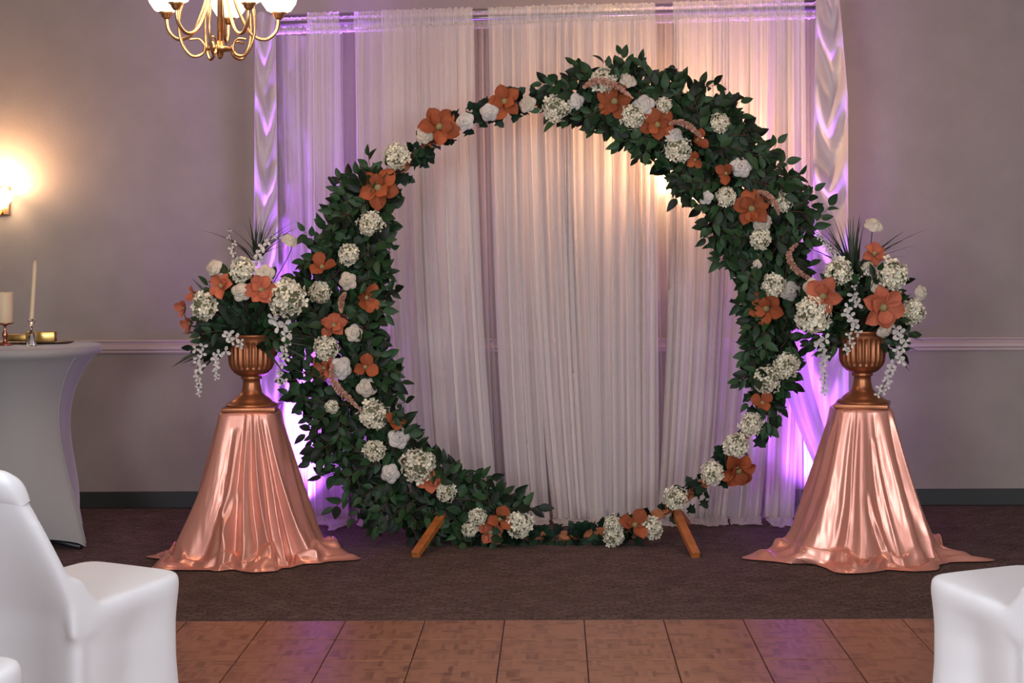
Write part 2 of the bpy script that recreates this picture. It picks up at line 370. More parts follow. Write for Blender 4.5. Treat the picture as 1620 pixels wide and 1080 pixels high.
def scarf(label, px_of, Y, seed, ztop, name='satin_drape'):
    nx, nz = 40, 150; vs, fs = [], []
    for j in range(nz + 1):
        t = j / nz; z = ztop * (1 - t) + .02 * t
        a, b_ = px_of(t)
        xa, xb = P(a, 0, Y).x, P(b_, 0, Y).x
        for i in range(nx + 1):
            u = i / nx * 2 - 1
            x = (xa + xb) / 2 + (xb - xa) / 2 * u
            sw = z * 2 * PI / .36 + 3.4 * (1 - abs(u + .15 * math.sin(z * 5 + seed)) ** 1.4) + 1.6 * noise.noise(Vector((z * 2, seed, 0)))
            fade = 1 if t < .62 else max(.15, 1 - (t - .62) * 4)
            y = Y - .055 * math.sqrt(max(0, 1 - u * u * .9)) + .045 * fade * math.sin(sw) * (1 - u * u) + .012 * math.sin(u * 9 + seed + z) * (1.3 - fade) + .006 * noise.noise(Vector((u * 3, z * 8, seed)))
            vs.append((x, y, z + .012 * fade * math.cos(sw) * (1 - u * u)))
    W = nx + 1
    for j in range(nz):
        for i in range(nx): fs.append((j * W + i, j * W + i + 1, (j + 1) * W + i + 1, (j + 1) * W + i))
    me = mk(name, vs, fs); o = obj(name, me, M['scarf'])
    tag(o, label, 'drape', None)
    return o
scarf('swagged white satin drape on left post of the backdrop', lambda t: (404 - 6 * t, 437 + 6 * t + 40 * max(0, t - .75)), 8.5, 1.0, rodz(xl, .03))
scarf('swagged white satin drape, purple lit, over taller right post', lambda t: (1290 - 6 * min(1, t * 3) + 0 * t, 1326 + 14 * min(1, t * 5)), 8.5, 4.2, rodz(xr, .07))
def liner(label, a, b_, Y, ztop, seed):
    nx, nz = 30, 120; vs, fs = [], []
    for j in range(nz + 1):
        z = ztop * (1 - j / nz) + .01
        for i in range(nx + 1):
            u = i / nx; p = P(a + (b_ - a) * u, 0, Y)
            y = Y + .018 * math.sin(u * 7 + seed) + .030 * noise.noise(Vector((u * 2.5, z * 2.2, seed))) + .012 * noise.noise(Vector((u * 6 + z * 3, z * 7, seed + 4)))
            vs.append((p.x, y, z))
    W = nx + 1
    for j in range(nz):
        for i in range(nx): fs.append((j * W + i, j * W + i + 1, (j + 1) * W + i + 1, (j + 1) * W + i))
    return tag(obj('satin_liner', mk('satin_liner', vs, fs), M['liner']), label, 'drape')
liner('flat wrinkled satin panel lit purple beside left swagged drape', 428, 492, 8.70, rodz(xl, -.06), 2)
liner('narrow wrinkled satin panel lit purple beside right swagged drape', 1268, 1312, 8.70, rodz(xr, -.06), 6)
def tail(label, p0, p1, wd0, wd1, Y, seed):
    nz, nx = 40, 14; vs, fs = [], []
    for j in range(nz + 1):
        t = j / nz; px = p0[0] + (p1[0] - p0[0]) * t ** 1.3; py = p0[1] + (p1[1] - p0[1]) * t; wd = wd0 + (wd1 - wd0) * t
        for i in range(nx + 1):
            u = i / nx * 2 - 1; p = P(px + u * wd, py, Y)
            p.y += .02 * math.sin(u * 6 + seed + t * 2); vs.append(p)
    W = nx + 1
    for j in range(nz):
        for i in range(nx): fs.append((j * W + i, j * W + i + 1, (j + 1) * W + i + 1, (j + 1) * W + i))
    return tag(obj('satin_tail', mk('satin_tail', vs, fs), M['scarf']), label, 'drape')
tail('white satin tail sweeping down behind the right urn', (1252, 560), (1345, 822), 24, 16, 8.42, 1)

# ---------------------------------------------------------------- lamps
def uplight(label, px, power, col):
    UY = 8.58; x = P(px, 0, UY).x
    t = thing('uplight', label, 'lamp', (x, UY, 0), None)
    b_ = obj('housing', lathe('housing', [(.05, .02), (.055, .025), (.055, .075), (.05, .08), (.048, .07)], 24), M['black'], t)
    obj('lens', lathe('lens', [(.001, .072), (.046, .072), (.046, .0725)], 24), M['lens'], b_)
    y = obj('yoke', box_me('yoke', .14, .03, .02, .004), M['black'], t)
    tx = P(464, 0, UY).x if px < 900 else P(1272, 0, UY).x
    light('uplight_wash', 'SPOT', (x, UY, .10), power * .10, col, (tx, UY, 2.2), spot=110, blend=1.0, radius=.05)
    light('uplight_beam', 'SPOT', (x, UY, .10), power * .55, col, (tx, UY + .02, 2.6), spot=32, blend=1.0, radius=.04)
    light('uplight_beam', 'SPOT', (x, UY, .10), power * .34, col, (tx, 9.06, 2.6), spot=44, blend=1.0, radius=.04)
    light('uplight_beam', 'SPOT', (x, UY, .10), power * 1.0, col, (tx - (0 if px < 900 else .10), 8.74, 1.9), spot=30, blend=1.0, radius=.04)
    return t
uplight('small black purple uplight on carpet behind the left curtain edge', 478, 1150, (.42, .12, 1.0))
uplight('small black purple uplight on carpet behind the right curtain edge', 1286, 950, (.42, .12, 1.0))

def sconce(label, px, py, power):
    p = P(px, py, WY)
    t = thing('wall_sconce', label, 'lamp', (p.x, WY, p.z), None)
    sh = obj('shade', lathe('shade', [(.008, -.075), (.03, -.07), (.06, -.05), (.085, -.015), (.095, .03), (.09, .03), (.078, -.01), (.05, -.045), (.01, -.06)], 32), M['shade2'], t); sh.location = (0, -.11, 0)
    obj('back_plate', box_me('back_plate', .09, .02, .16, .006, z0=-.1), M['brass'], t).location = (0, -.01, 0)
    v, f = tube_geo(spline([(0, -.02, -.08), (0, -.08, -.11), (0, -.11, -.085), (0, -.11, -.07)], 10), .008, 8); obj('bracket', mk('bracket', v, f), M['brass'], t)
    light('sconce_glow', 'POINT', (p.x, WY - .11, p.z + .05), power, (1.0, .60, .32), radius=.05)
sconce('glowing glass wall sconce at the left edge beyond the table', 4, 312, 18)
sconce('glowing wall sconce shining through the sheer curtain', 1084, 305, 48)

def chandelier():
    Y = 6.0; c = P(348, 22, Y)
    t = thing('chandelier', 'antique brass chandelier with scrolled arms and glowing glass shades', 'chandelier', c)
    v, f = tube_geo([(0, 0, -.14), (0, 0, .2), (0, 0, 3.1 - c.z)], .011, 6); obj('stem', mk('stem', v, f), M['brass'], t)
    obj('finial', lathe('finial', [(.004, -.165), (.012, -.155), (.014, -.14), (.05, -.135), (.052, -.125), (.016, -.118), (.012, -.10)], 20), M['brass'], t)
    obj('canopy', lathe('canopy', [(.06, 3.1 - c.z - .03), (.065, 3.1 - c.z - .02), (.065, 3.1 - c.z - .001)], 24), M['brass'], t)
    sp = spline([(.014, 0, .20), (.035, 0, .12), (.065, 0, .02), (.11, 0, -.065), (.165, 0, -.088), (.207, 0, -.055), (.217, 0, 0)], 24)
    v, f = tube_geo(sp, .0065, 8); arm = mk('arm', v, f)
    sp = spline([(.10, 0, .22), (.12, 0, .10), (.145, 0, -.02), (.14, 0, -.10), (.105, 0, -.155), (.065, 0, -.15), (.055, 0, -.12), (.075, 0, -.095), (.11, 0, -.098)], 30)
    v, f = tube_geo(sp, lambda q: .0055 if q < .8 else .004, 8); scr = mk('scroll', v, f)
    cup = lathe('cup', [(.008, -.012), (.016, -.004), (.02, .006), (.03, .014), (.026, .018)], 20)
    shd = lathe('shade', [(.02, .012), (.042, .022), (.06, .05), (.068, .09), (.064, .12), (.075, .15), (.07, .15), (.06, .12), (.06, .09), (.052, .055), (.02, .02)], 36,
                flute=lambda r, z, a: r * (1 + .05 * math.cos(9 * a)))
    for k in range(5):
        a = R(90 + 3 + 72 * k)
        o = obj('scroll', scr, M['brass'], t); o.rotation_euler = (0, 0, a + R(30))
        o = obj('arm', arm, M['brass'], t); o.rotation_euler = (0, 0, a)
        for nm, me, mm in (('cup', cup, M['brass']), ('shade', shd, M['shade'])):
            c_ = obj(nm, me, mm, o); c_.location = (.217, 0, 0)
    light('chandelier_glow', 'POINT', (c.x, Y, c.z + .2), 14, (1.0, .62, .36), radius=.22)
chandelier()

# ---------------------------------------------------------------- urns, pedestals
def satin_skirt(label, px, Y, ztop, folds, lobes, seed, rb=(.31, .29)):
    """folds: (direction deg, width deg, depth m, drift deg, start 0..1, sharpness)"""
    x0 = P(px, 0, Y).x
    na, nt, npool = 420, 80, 34
    vs, fs = [], []
    def top_r(a):                       # rounded square plinth top
        c, s = abs(math.cos(a)), abs(math.sin(a)); h = .132; n_ = 5
        return h / ((c ** n_ + s ** n_) ** (1 / n_))
    def fold(a, t):
        s = 0
        for (th, wd, am, dr, t0, sh) in folds:
            if t <= t0: continue
            q = (t - t0) / (1 - t0)
            d = (a - R(th) - R(dr) * q - R(3) * math.sin(q * 4 + th) * q + PI) % (2 * PI) - PI
            e = d / (R(wd) * (.75 + .5 * q))
            k = am * (q ** .75)
            s += k * (math.exp(-abs(e) ** sh * (1.1 if e > 0 else 2.8)) - .55 * math.exp(-(e + 1.25) ** 2 * 3.5))
        return s
    def base(a, t):
        tr = top_r(a); br = math.hypot(math.cos(a) * rb[0], math.sin(a) * rb[1])
        return tr + (br - tr) * (.9 * t + .1 * t ** 6)
    W = na
    for q in (0.0, .5, .93):
        for i in range(na):
            a = 2 * PI * i / na; r = top_r(a) * q + .0001; vs.append((r * math.cos(a), r * math.sin(a), ztop))
    def zbf(a): return .075 + .075 * noise.noise(Vector((math.cos(a) * 2.3, math.sin(a) * 2.3, seed + 11)))
    def wr(a, t): return .0035 * t * noise.noise(Vector((math.cos(a) * 7, math.sin(a) * 7, t * 3 + seed))) + .0015 * t * noise.noise(Vector((math.cos(a) * 26, math.sin(a) * 26, t * 9 + seed)))
    for j in range(nt + 1):
        t = j / nt; 
        for i in range(na):
            a = 2 * PI * i / na; z = ztop * (1 - t) + zbf(a) * t - (.006 if j == 0 else 0)
            r = base(a, t) + fold(a, t) + wr(a, t)
            vs.append((r * math.cos(a), r * math.sin(a), z))
    for j in range(1, npool + 1):
        q = j / npool
        for i in range(na):
            a = 2 * PI * i / na; ca, sa = math.cos(a), math.sin(a)
            ext = .085 + .06 * noise.noise(Vector((ca * 1.7, sa * 1.7, seed)))
            for (th, wd, am) in lobes:
                d = (a - R(th) + PI) % (2 * PI) - PI; ext += am * math.exp(-(d / R(wd)) ** 2)
            f1 = fold(a, 1)
            # sweep out of the cone in a smooth curve, then roll along the carpet
            r = base(a, 1) + f1 * (1 - .4 * q * q) + ext * q + wr(a, 1)
            z = zbf(a) * max(0, 1 - q / .5) ** 2
            big = noise.noise(Vector((ca * 3.2 + q * .8, sa * 3.2, seed + 5 + q * .9)))
            roll = math.sin(q * 9 + 9 * noise.noise(Vector((ca * 3, sa * 3, seed + 2))))
            z += .010 * min(1, q * 4) + (.060 * max(0, big + .22) + .022 * max(0, roll)) * math.sin(PI * q ** .75) ** 1.2
            if q > .94: z = .005 + (z - .005) * .4
            r += .05 * big * q
            vs.append((r * ca, r * sa, max(.004, z)))
    rows = len(vs) // na
    for j in range(rows - 1):
        for i in range(na):
            k = (i + 1) % na; fs.append((j * W + i, j * W + k, (j + 1) * W + k, (j + 1) * W + i))
    fs.append(tuple(range(na - 1, -1, -1)))
    me = mk('satin_cloth', vs, fs)
    t = thing('draped_pedestal', label, 'pedestal', (x0, Y, 0), 'satin draped urn pedestals')
    obj('plinth', box_me('plinth', .20, .20, ztop - .006, .004), M['darkwood'], t)
    obj('satin_cloth', me, M['satin'], t)
    return t
LU, RU = 7.66, 7.62     # urn distances
zpl, zpr = P(395, 648, LU).z, P(1358, 643, RU).z
# fold: direction (deg, 270 = towards the camera), width, height, drift, start
back_folds = [(x, 13, .03, 0, .1, 2) for x in (10, 42, 75, 105, 138, 168)]
satin_skirt('rose gold satin draped pedestal beside the white cocktail table', 394, LU, zpl,
    [(233, 15, .040, -14, .0, 2.2), (205, 16, .022, -4, .1, 2), (258, 8, .034, -6, .12, 1.6), (274, 6, .034, -3, .0, 1.4), (286, 5, .030, 6, .0, 1.2), (296, 4.5, .034, 14, .02, 1.2), (306, 5, .036, 20, .03, 1.4),
     (322, 16, .020, 14, .1, 2.4), (348, 16, .016, 4, .1, 2), (249, 4, .020, 8, .45, 1.5), (266, 4, .018, -10, .5, 1.3)] + back_folds,
    [(186, 8, .12), (348, 12, .15), (228, 20, .07), (292, 18, .03)], 3.3)
satin_skirt('coral satin draped pedestal standing in front of right wall', 1360, RU, zpr,
    [(232, 11, .034, -16, .0, 1.8), (208, 15, .024, -6, .1, 2), (250, 6, .028, -6, .0, 1.4), (262, 9, .034, -4, .0, 2.4), (281, 6, .030, 8, .2, 1.3), (294, 11, .036, 12, .02, 2.2), (313, 6, .048, 12, .0, 1.3),
     (336, 15, .022, 10, .1, 2.2), (268, 4, .020, 12, .55, 1.4), (352, 12, .016, 0, .1, 2)] + back_folds,
    [(190, 13, .18), (345, 9, .20), (250, 9, .06), (290, 16, .05)], 8.1, (.315, .29))

def urn(label, px, Y, z0, rot):
    x0 = P(px, 0, Y).x
    t = thing('urn', label, 'urn', (x0, Y, z0), 'fluted bronze urns')
    pl = obj('foot_plate', box_me('foot_plate', .245, .245, .02, .003), M['bronze'], t); pl.rotation_euler = (0, 0, rot)
    obj('pedestal_foot', lathe('pedestal_foot', [(.118, .02), (.118, .026), (.108, .034), (.098, .037), (.092, .045), (.078, .058), (.060, .070), (.048, .082), (.044, .10), (.040, .125), (.039, .142), (.047, .144), (.05, .15), (.046, .155), (.05, .158)], 48), M['bronze'], t)
    pr = [(.046, .156), (.058, .16), (.078, .172), (.094, .190), (.104, .212), (.107, .24), (.107, .31), (.108, .328), (.111, .338), (.114, .342), (.116, .35), (.112, .354), (.104, .352), (.100, .34), (.09, .325), (.001, .32)]
    pr2 = []
    for (a, b_) in zip(pr[:-1], pr[1:]):
        for k in range(3): pr2.append((a[0] + (b_[0] - a[0]) * k / 3, a[1] + (b_[1] - a[1]) * k / 3))
    pr2.append(pr[-1])
    def fl(r, z, a):
        if .19 < z < .318 and r > .09:
            s = min(1, (z - .19) / .014, (.318 - z) / .01)
            return r - .0085 * s * (abs(math.cos(a * 12)) ** 1.0)
        return r
    obj('bowl', lathe('bowl', pr2, 192, fl), M['bronze'], t)
    return t
urn('bronze fluted urn on the left pedestal, near the table', 396, LU, zpl, R(3))
urn('bronze fluted urn on the right pedestal, by the grey wall', 1362, RU, zpr, R(-14))

# ---------------------------------------------------------------- arch stand
AY = 8.0
AC = P(888, 503, AY); AR = 345 * AY / F
arch = thing('arch_stand', 'large round wooden ring arch standing on angled feet', 'arch', (AC.x, AY, 0))
bm = bmesh.new()
ns = 96; vs, fs = [], []
for i in range(ns):
    a = 2 * PI * i / ns
    for dr, dy in ((-.022, -.018), (.022, -.018), (.022, .018), (-.022, .018)):
        vs.append(((AR + dr) * math.cos(a), dy, AC.z + (AR + dr) * math.sin(a)))
for i in range(ns):
    k = (i + 1) % ns
    for q in range(4): fs.append((i * 4 + q, i * 4 + (q + 1) % 4, k * 4 + (q + 1) % 4, k * 4 + q))
bm.free()
obj('ring', mk('ring', vs, fs), M['wood'], arch, smooth=False)
def beam(name, a, b_, wd, parent, m):
    a, b_ = Vector(a), Vector(b_); d = b_ - a
    o = obj(name, box_me(name, wd, wd * .8, d.length, .003, 1), m, parent, smooth=False)
    o.location = a; o.rotation_euler = d.to_track_quat('Z', 'Y').to_euler(); return o
for (j, fpt, bpx) in (((706, 806), (657, 884), 735), ((1066, 803), (1101, 886), 1086)):
    pj = P(j[0], j[1], AY - .03); pf = P(fpt[0], fpt[1], 1.45 * F / (fpt[1] - 3 - CY)); pf.z = .012
    pb = P(bpx, 800, 8.42); pb.z = .012
    off = Vector(arch.location)
    beam('leg', pf - off, pj - off, .040, arch, M['wood']); beam('leg', pb - off, pj + Vector((0, .05, 0)) - off, .040, arch, M['wood'])

# ---------------------------------------------------------------- leaves
def leaf_me(name, L, Wd, bend, fold, seed):
    vs, fs = [], []; n = 6
    for j in range(n + 1):
        t = j / n
        wv = Wd * .5 * (math.sin(PI * t ** .85) ** .8) * (1 - .25 * t) * 1.15 if 0 < j < n else 0.0006
        z = -bend * L * t * t
        x = L * t
        vs += [(x, -wv, z + fold * wv), (x, 0, z), (x, wv, z + fold * wv)]
    for j in range(n):
        for i in range(2): fs.append((j * 3 + i, j * 3 + i + 1, (j + 1) * 3 + i + 1, (j + 1) * 3 + i))
    return mk(name, vs, fs)
LEAF = [leaf_me('leaf', 1, .52, .10, .30, 0), leaf_me('leaf', 1, .46, .25, .45, 1), leaf_me('leaf', 1, .58, -.08, .25, 2), leaf_me('leaf', 1, .5, .4, .3, 3)]
for m_ in LEAF: m_.materials.append(M['leaf'])
def ivy_me():
    pts = [(0, 0), (-.08, -.30), (.22, -.30), (.30, -.62), (.50, -.30), (.72, -.28), (1.0, 0), (.72, .28), (.50, .30), (.30, .62), (.22, .30), (-.08, .30)]
    vs = [(.35, 0, .06)] + [(x, y, -.10 * (x * x + y * y) + .05 * (i % 2)) for i, (x, y) in enumerate(pts)]
    n = len(pts); fs = [(0, i + 1, (i + 1) % n + 1) for i in range(n)]
    return mk('ivy_leaf', vs, fs)
IVY = ivy_me(); IVY.materials.append(M['ivy'])
def basis(x, n_):
    x = x.normalized(); z = (n_ - x * n_.dot(x))
    if z.length < 1e-3: z = x.orthogonal()
    z.normalize(); y = z.cross(x)
    return Matrix((x, y, z)).transposed().to_4x4()
def rv(rnd, s=1): return Vector((rnd.uniform(-1, 1), rnd.uniform(-1, 1), rnd.uniform(-1, 1))) * s
def sprig(rnd, org, d, ln, nl, lf, leaves, stems, droop=.15, facing=Vector((0, -1, .25))):
    d = d.normalized(); pts = []
    side = d.cross(Vector((0, 1, 0))).normalized() if abs(d.y) < .95 else Vector((1, 0, 0))
    cv = rnd.uniform(-.25, .25)
    for k in range(5):
        t = k / 4; pts.append(org + d * ln * t + side * cv * ln * t * t + Vector((0, 0, -droop * ln * t * t)))
    stems.append(pts)
    for k in range(nl):
        t = .2 + .8 * (k + .3 * rnd.random()) / max(1, nl - 1) if nl > 1 else 1; t = min(t, 1)
        i = min(int(t * 4), 3); p = pts[i].lerp(pts[i + 1], t * 4 - i); tg = (pts[i + 1] - pts[i]).normalized()
        s = 1 if k % 2 else -1
        n_ = (facing + rv(rnd, .55)).normalized()
        sd = tg.cross(n_).normalized() * s
        ang = rnd.uniform(.55, 1.0) if k < nl - 1 else rnd.uniform(0, .2)
        ld = tg * math.cos(ang) + sd * math.sin(ang) + rv(rnd, .15)
        sc = lf * rnd.uniform(.75, 1.12) * (1 - .15 * t)
        q = p + ld.normalized() * .008
        leaves.append((Matrix.Translation(q) @ basis(ld, n_) @ Matrix.Scale(sc, 4), rnd.randrange(4)))
def emit_leaves(root, leaves, stems, meshes, m, nparts, name='leaf', twigm=None, tr=.0016):
    off = Matrix.Translation(-Vector(root.location))
    leaves.sort(key=lambda l: l[0].translation.y)
    for i, (mx, k) in enumerate(leaves[:nparts]):
        o = bpy.data.objects.new(name, meshes[k % len(meshes)]); COL.objects.link(o); o.parent = root; o.matrix_local = off @ mx
        if i == 0:
            for q in meshes: q.polygons.foreach_set('use_smooth', [True] * len(q.polygons))
    rest = leaves[nparts:]
    if rest:
        vs, fs = [], []
        for mx, k in rest:
            me = meshes[k % len(meshes)]; b_ = len(vs); mm = off @ mx
            vs += [mm @ v.co for v in me.vertices]; fs += [tuple(b_ + i for i in p.vertices) for p in me.polygons]
        o = obj('foliage', mk('foliage', vs, fs), m, root, kind='stuff')
    if stems:
        vs, fs = [], []
        for pts in stems: tube_geo([p - Vector(root.location) for p in pts], tr, 4, vs, fs)
        obj('twigs', mk('twigs', vs, fs), twigm or M['twig'], root, kind='stuff')
def ringpt(ang, rpx, Y=AY):
    a = R(ang); return P(888 + rpx * math.cos(a), 503 - rpx * math.sin(a), Y)
def interp(tab, x):
    for (a, b_) in zip(tab[:-1], tab[1:]):
        if a[0] <= x <= b_[0]:
            f_ = (x - a[0]) / (b_[0] - a[0]); return [a[i] + (b_[i] - a[i]) * f_ for i in range(1, len(a))]
    return list(tab[0][1:]) if x < tab[0][0] else list(tab[-1][1:])
def mass(label, tab, n, seed, lf=.084):
    """tab rows: angle, inner radius px, outer radius px reached by leaf tips"""
    rnd = random.Random(seed); a0, a1 = tab[0][0], tab[-1][0]; leaves, stems = [], []
    for k in range(n):
        ang = a0 + (a1 - a0) * (k + rnd.random()) / n
        ri, ro = interp(tab, ang); mid = 345
        s = rnd.random(); inward = rnd.random() < (mid - ri) / (ro - ri)
        tgt = ri if inward else ro
        layer = rnd.random()
        ln_px = abs(tgt - mid) * (.55 + .45 * math.sqrt(rnd.random()))
        start = mid + (tgt - mid) * rnd.uniform(0, .25)
        da = rnd.uniform(-14, 14)
        p0 = ringpt(ang, start, AY - .02 - .12 * layer); p1 = ringpt(ang + da, mid + (tgt - mid) / abs(tgt - mid) * ln_px, AY - .06 - .13 * rnd.random() - .08 * (1 - ln_px / (abs(tgt - mid) + 1)))
        d = p1 - p0; ln = max(.08, d.length - lf * .6)
        sprig(rnd, p0, d, ln, max(4, int(ln / .028)), lf, leaves, stems, .05)
        # a leaf or two filling the heart of the garland
        for q in range(6):
            rr = mid + (tgt - mid) * rnd.uniform(-.1, .75); pp = ringpt(ang + rnd.uniform(-4, 4), rr, AY + .01 - .12 * rnd.random())
            n_ = (Vector((0, -1, .25)) + rv(rnd, .5)).normalized(); ld = rv(rnd); ld.y *= .3
            leaves.append((Matrix.Translation(pp) @ basis(ld, n_) @ Matrix.Scale(lf * rnd.uniform(.85, 1.15), 4), rnd.randrange(4)))
    root = thing('leaf_garland', label, 'garland', ringpt((a0 + a1) / 2, 345), 'leafy garlands on the ring')
    emit_leaves(root, leaves, stems, LEAF, M['leaf'], 300)
    return root
mass('thick dark green leaf garland over the upper right of the ring',
     [(-20, 320, 372), (-10, 292, 385), (5, 280, 400), (18, 262, 430), (30, 258, 450), (45, 262, 445), (60, 275, 445), (75, 290, 425), (86, 315, 395)], 175, 11)
mass('thick dark green leaf garland on the lower left of the ring',
     [(143, 330, 385), (152, 300, 418), (165, 280, 428), (180, 272, 455), (195, 268, 468), (210, 285, 462), (225, 290, 455), (238, 285, 420), (250, 275, 380), (254, 285, 355)], 185, 23)
# outlying sprigs seen against the curtain
def loose(label, items, seed, lf=.078):
    rnd = random.Random(seed); leaves, stems = [], []
    for (x0, y0, x1, y1, nl) in items:
        p0 = P(x0, y0, AY - .05); p1 = P(x1, y1, AY - .12 - .06 * rnd.random()); d = p1 - p0
        sprig(rnd, p0, d, d.length, nl, lf, leaves, stems, .02)
    root = thing('leaf_sprigs', label, 'foliage', P(items[0][0], items[0][1], AY), 'loose sprigs reaching out of the garlands')
    emit_leaves(root, leaves, stems, LEAF, M['leaf'], 300)
loose('open leafy sprigs reaching right above the bottom flowers', [(705, 765, 775, 765, 9), (700, 750, 765, 748, 7), (600, 760, 525, 790, 8), (590, 790, 560, 815, 6), (690, 790, 715, 820, 5), (640, 800, 655, 828, 5)], 5)
loose('small upright leafy sprigs standing on top of the ring', [(945, 130, 925, 105, 5), (1000, 125, 1005, 97, 5), (1080, 120, 1070, 110, 4), (1110, 140, 1130, 130, 4), (1160, 180, 1195, 205, 6), (945, 132, 905, 120, 4)], 6)
loose('leafy sprigs reaching from the garland towards the right drape', [(1240, 270, 1262, 285, 5), (1250, 345, 1285, 300, 6), (1270, 370, 1318, 335, 7), (1180, 480, 1165, 480, 5), (1190, 425, 1172, 412, 4), (1190, 535, 1185, 590, 6)], 7)
loose('leafy sprigs climbing up left side below the lowest magnolia of the arc', [(570, 350, 548, 290, 8), (555, 370, 525, 345, 6), (520, 400, 480, 370, 6), (600, 470, 625, 465, 5), (600, 600, 630, 590, 5), (610, 640, 640, 640, 3), (600, 400, 618, 400, 4)], 8)

def ivy(label, pts, n, seed, sz=.062):
    rnd = random.Random(seed); leaves = []; sp = spline([P(x, y, AY - .03) for x, y in pts], 60)
    for k in range(n):
        c = sp[int((k + rnd.random()) / n * 59)]; q = c + Vector((rnd.uniform(-.045, .045), rnd.uniform(-.06, -.005), rnd.uniform(-.045, .045)))
        ld = (q - c) + rv(rnd, .02); n_ = Vector((0, -1, .2)) + rv(rnd, .6)
        leaves.append((Matrix.Translation(q) @ basis(ld, n_.normalized()) @ Matrix.Scale(sz * rnd.uniform(.7, 1.15), 4), 0))
    root = thing('ivy_garland', label, 'garland', sp[30], 'slim ivy garlands on the ring')
    emit_leaves(root, leaves, [[c + Vector((.012 * math.sin(i), -.015, .012 * math.cos(i))) for i, c in enumerate(sp)]], [IVY], M['ivy'], 300, 'ivy_leaf', tr=.003)
def arcpts(a0, a1, n=7): return [(888 + 347 * math.cos(R(a)), 503 - 347 * math.sin(R(a))) for a in [a0 + (a1 - a0) * i / (n - 1) for i in range(n)]]
ivy('slim ivy garland climbing the upper left of the ring', arcpts(146, 90), 120, 31)
ivy('slim ivy garland down the lower right of the ring', arcpts(-14, -62), 62, 32)
ivy('low ivy garland lying along the bottom of the ring', arcpts(-68, -112), 130, 33)

# ---------------------------------------------------------------- flowers
def petal_grid(fn, nu=4, nv=5, name='petal'):
    vs, fs = [], []
    for j in range(nv + 1):
        for i in range(nu + 1): vs.append(fn(i / nu * 2 - 1, j / nv))
    W = nu + 1
    for j in range(nv):
        for i in range(nu): fs.append((j * W + i, j * W + i + 1, (j + 1) * W + i + 1, (j + 1) * W + i))
    return mk(name, vs, fs)
# magnolia petals, unit radius
def magp(L, Wd, rise, curl, tip):
    def fn(u, v):
        wv = Wd * .5 * (.16 + .84 * math.sin(PI * .5 * min(1, v / .58)) ** 1.2) * (1 if v < .58 else max(0, 1 - ((v - .58) / .42) ** 1.9) ** .85) * (1 - tip * .25 * v)
        x = L * v * math.cos(rise * (1 - .5 * v)); z = L * v * math.sin(rise * (1 - .45 * v)) - curl * v ** 3 + .42 * wv * u * u + .03 * math.sin(u * 6 + v * 8)
        return (x + .03, u * wv, z)
    return petal_grid(fn, 6, 7)
def hib_petal(): pass
MAG = {'outer': magp(1.0, .86, .62, .12, .4), 'inner': magp(.78, .74, 1.02, .02, .3), 'bud': magp(1.0, .95, 1.15, -.05, .3)}
def setm(me, m): me.materials.append(m); return me
def cp(me, m):
    c = me.copy(); c.materials.clear(); c.materials.append(m); c.polygons.foreach_set('use_smooth', [True] * len(c.polygons)); return c
MAGC = {c: {k: cp(v, M[c]) for k, v in MAG.items()} for c in ('orange', 'coral')}
bm = bmesh.new(); bmesh.ops.create_icosphere(bm, subdivisions=2, radius=1)
for v in bm.verts: v.co *= 1 + .12 * math.sin(v.co.x * 9) * math.cos(v.co.z * 9)
KNOB = bmm('centre', bm); KNOB.materials.append(M['knob']); KNOB.polygons.foreach_set('use_smooth', [True] * len(KNOB.polygons))
def face(root, d, spin):
    root.rotation_euler = (d.to_track_quat('Z', 'Y') @ Euler((0, 0, spin)).to_quaternion()).to_euler()
def magnolia(label, p, r, d, rnd, colr='orange', group=None, closed=False):
    t = thing('magnolia', label, 'flower', p, group); face(t, d, rnd.random() * 6)
    ms = MAGC[colr]; n = 5 if rnd.random() < .6 else 6
    def add(me, a, s, tilt=0, z=0):
        o = bpy.data.objects.new('petal', me); COL.objects.link(o); o.parent = t
        o.scale = (s, s * rnd.uniform(.85, 1.1), s); o.rotation_euler = (rnd.uniform(-.15, .15), tilt + rnd.uniform(-.2, .2), a); o.location = (0, 0, z)
    if closed:
        for k in range(3): add(ms['bud'], k * 2.09 + rnd.uniform(-.2, .2), r * 1.1, .1)
        for k in range(2): add(ms['inner'], k * 3 + 1, r * .9)
    else:
        for k in range(n): add(ms['outer'], k * 2 * PI / n + rnd.uniform(-.15, .15), r * rnd.uniform(.9, 1.08))
        for k in range(rnd.choice((1, 2, 2))): add(ms['inner'], k * 2.4 + .5 + rnd.uniform(-.3, .3), r * .88, z=.01)
    o = bpy.data.objects.new('centre', KNOB); COL.objects.link(o); o.parent = t; o.location = (0, 0, r * .18); o.scale = (r * .17, r * .17, r * .20)
    return t
# rose petals
def rosep(r0, r1, h, span, zt):
    """petal that stands up from the heart, then rolls outward over the next ring"""
    def fn(u, v):
        a = u * span
        if v < .5: q = v / .5; rr = r0 * (.6 + .4 * q); z = h * q ** .7
        else:
            q = (v - .5) / .5; rr = r0 + (r1 - r0) * q; z = h + .05 * math.sin(PI * q) - zt * q * q
            rr += (r1 - r0) * q * (.42 * (1 - abs(u)) ** 1.3 - .40 * abs(u) ** 3); z -= .04 * u * u
        z += .05 * u + .015 * math.sin(u * 8 + v * 5)
        return (rr * math.cos(a), rr * math.sin(a), z)
    return petal_grid(fn, 6, 6)
ROSE = [(rosep(.02, .15, .84, 1.7, .03), 2, 0), (rosep(.11, .30, .80, 1.35, .08), 3, 0), (rosep(.25, .48, .68, 1.05, .14), 4, 0), (rosep(.42, .70, .52, .84, .18), 5, 0), (rosep(.60, .94, .34, .78, .22), 5, 0)]
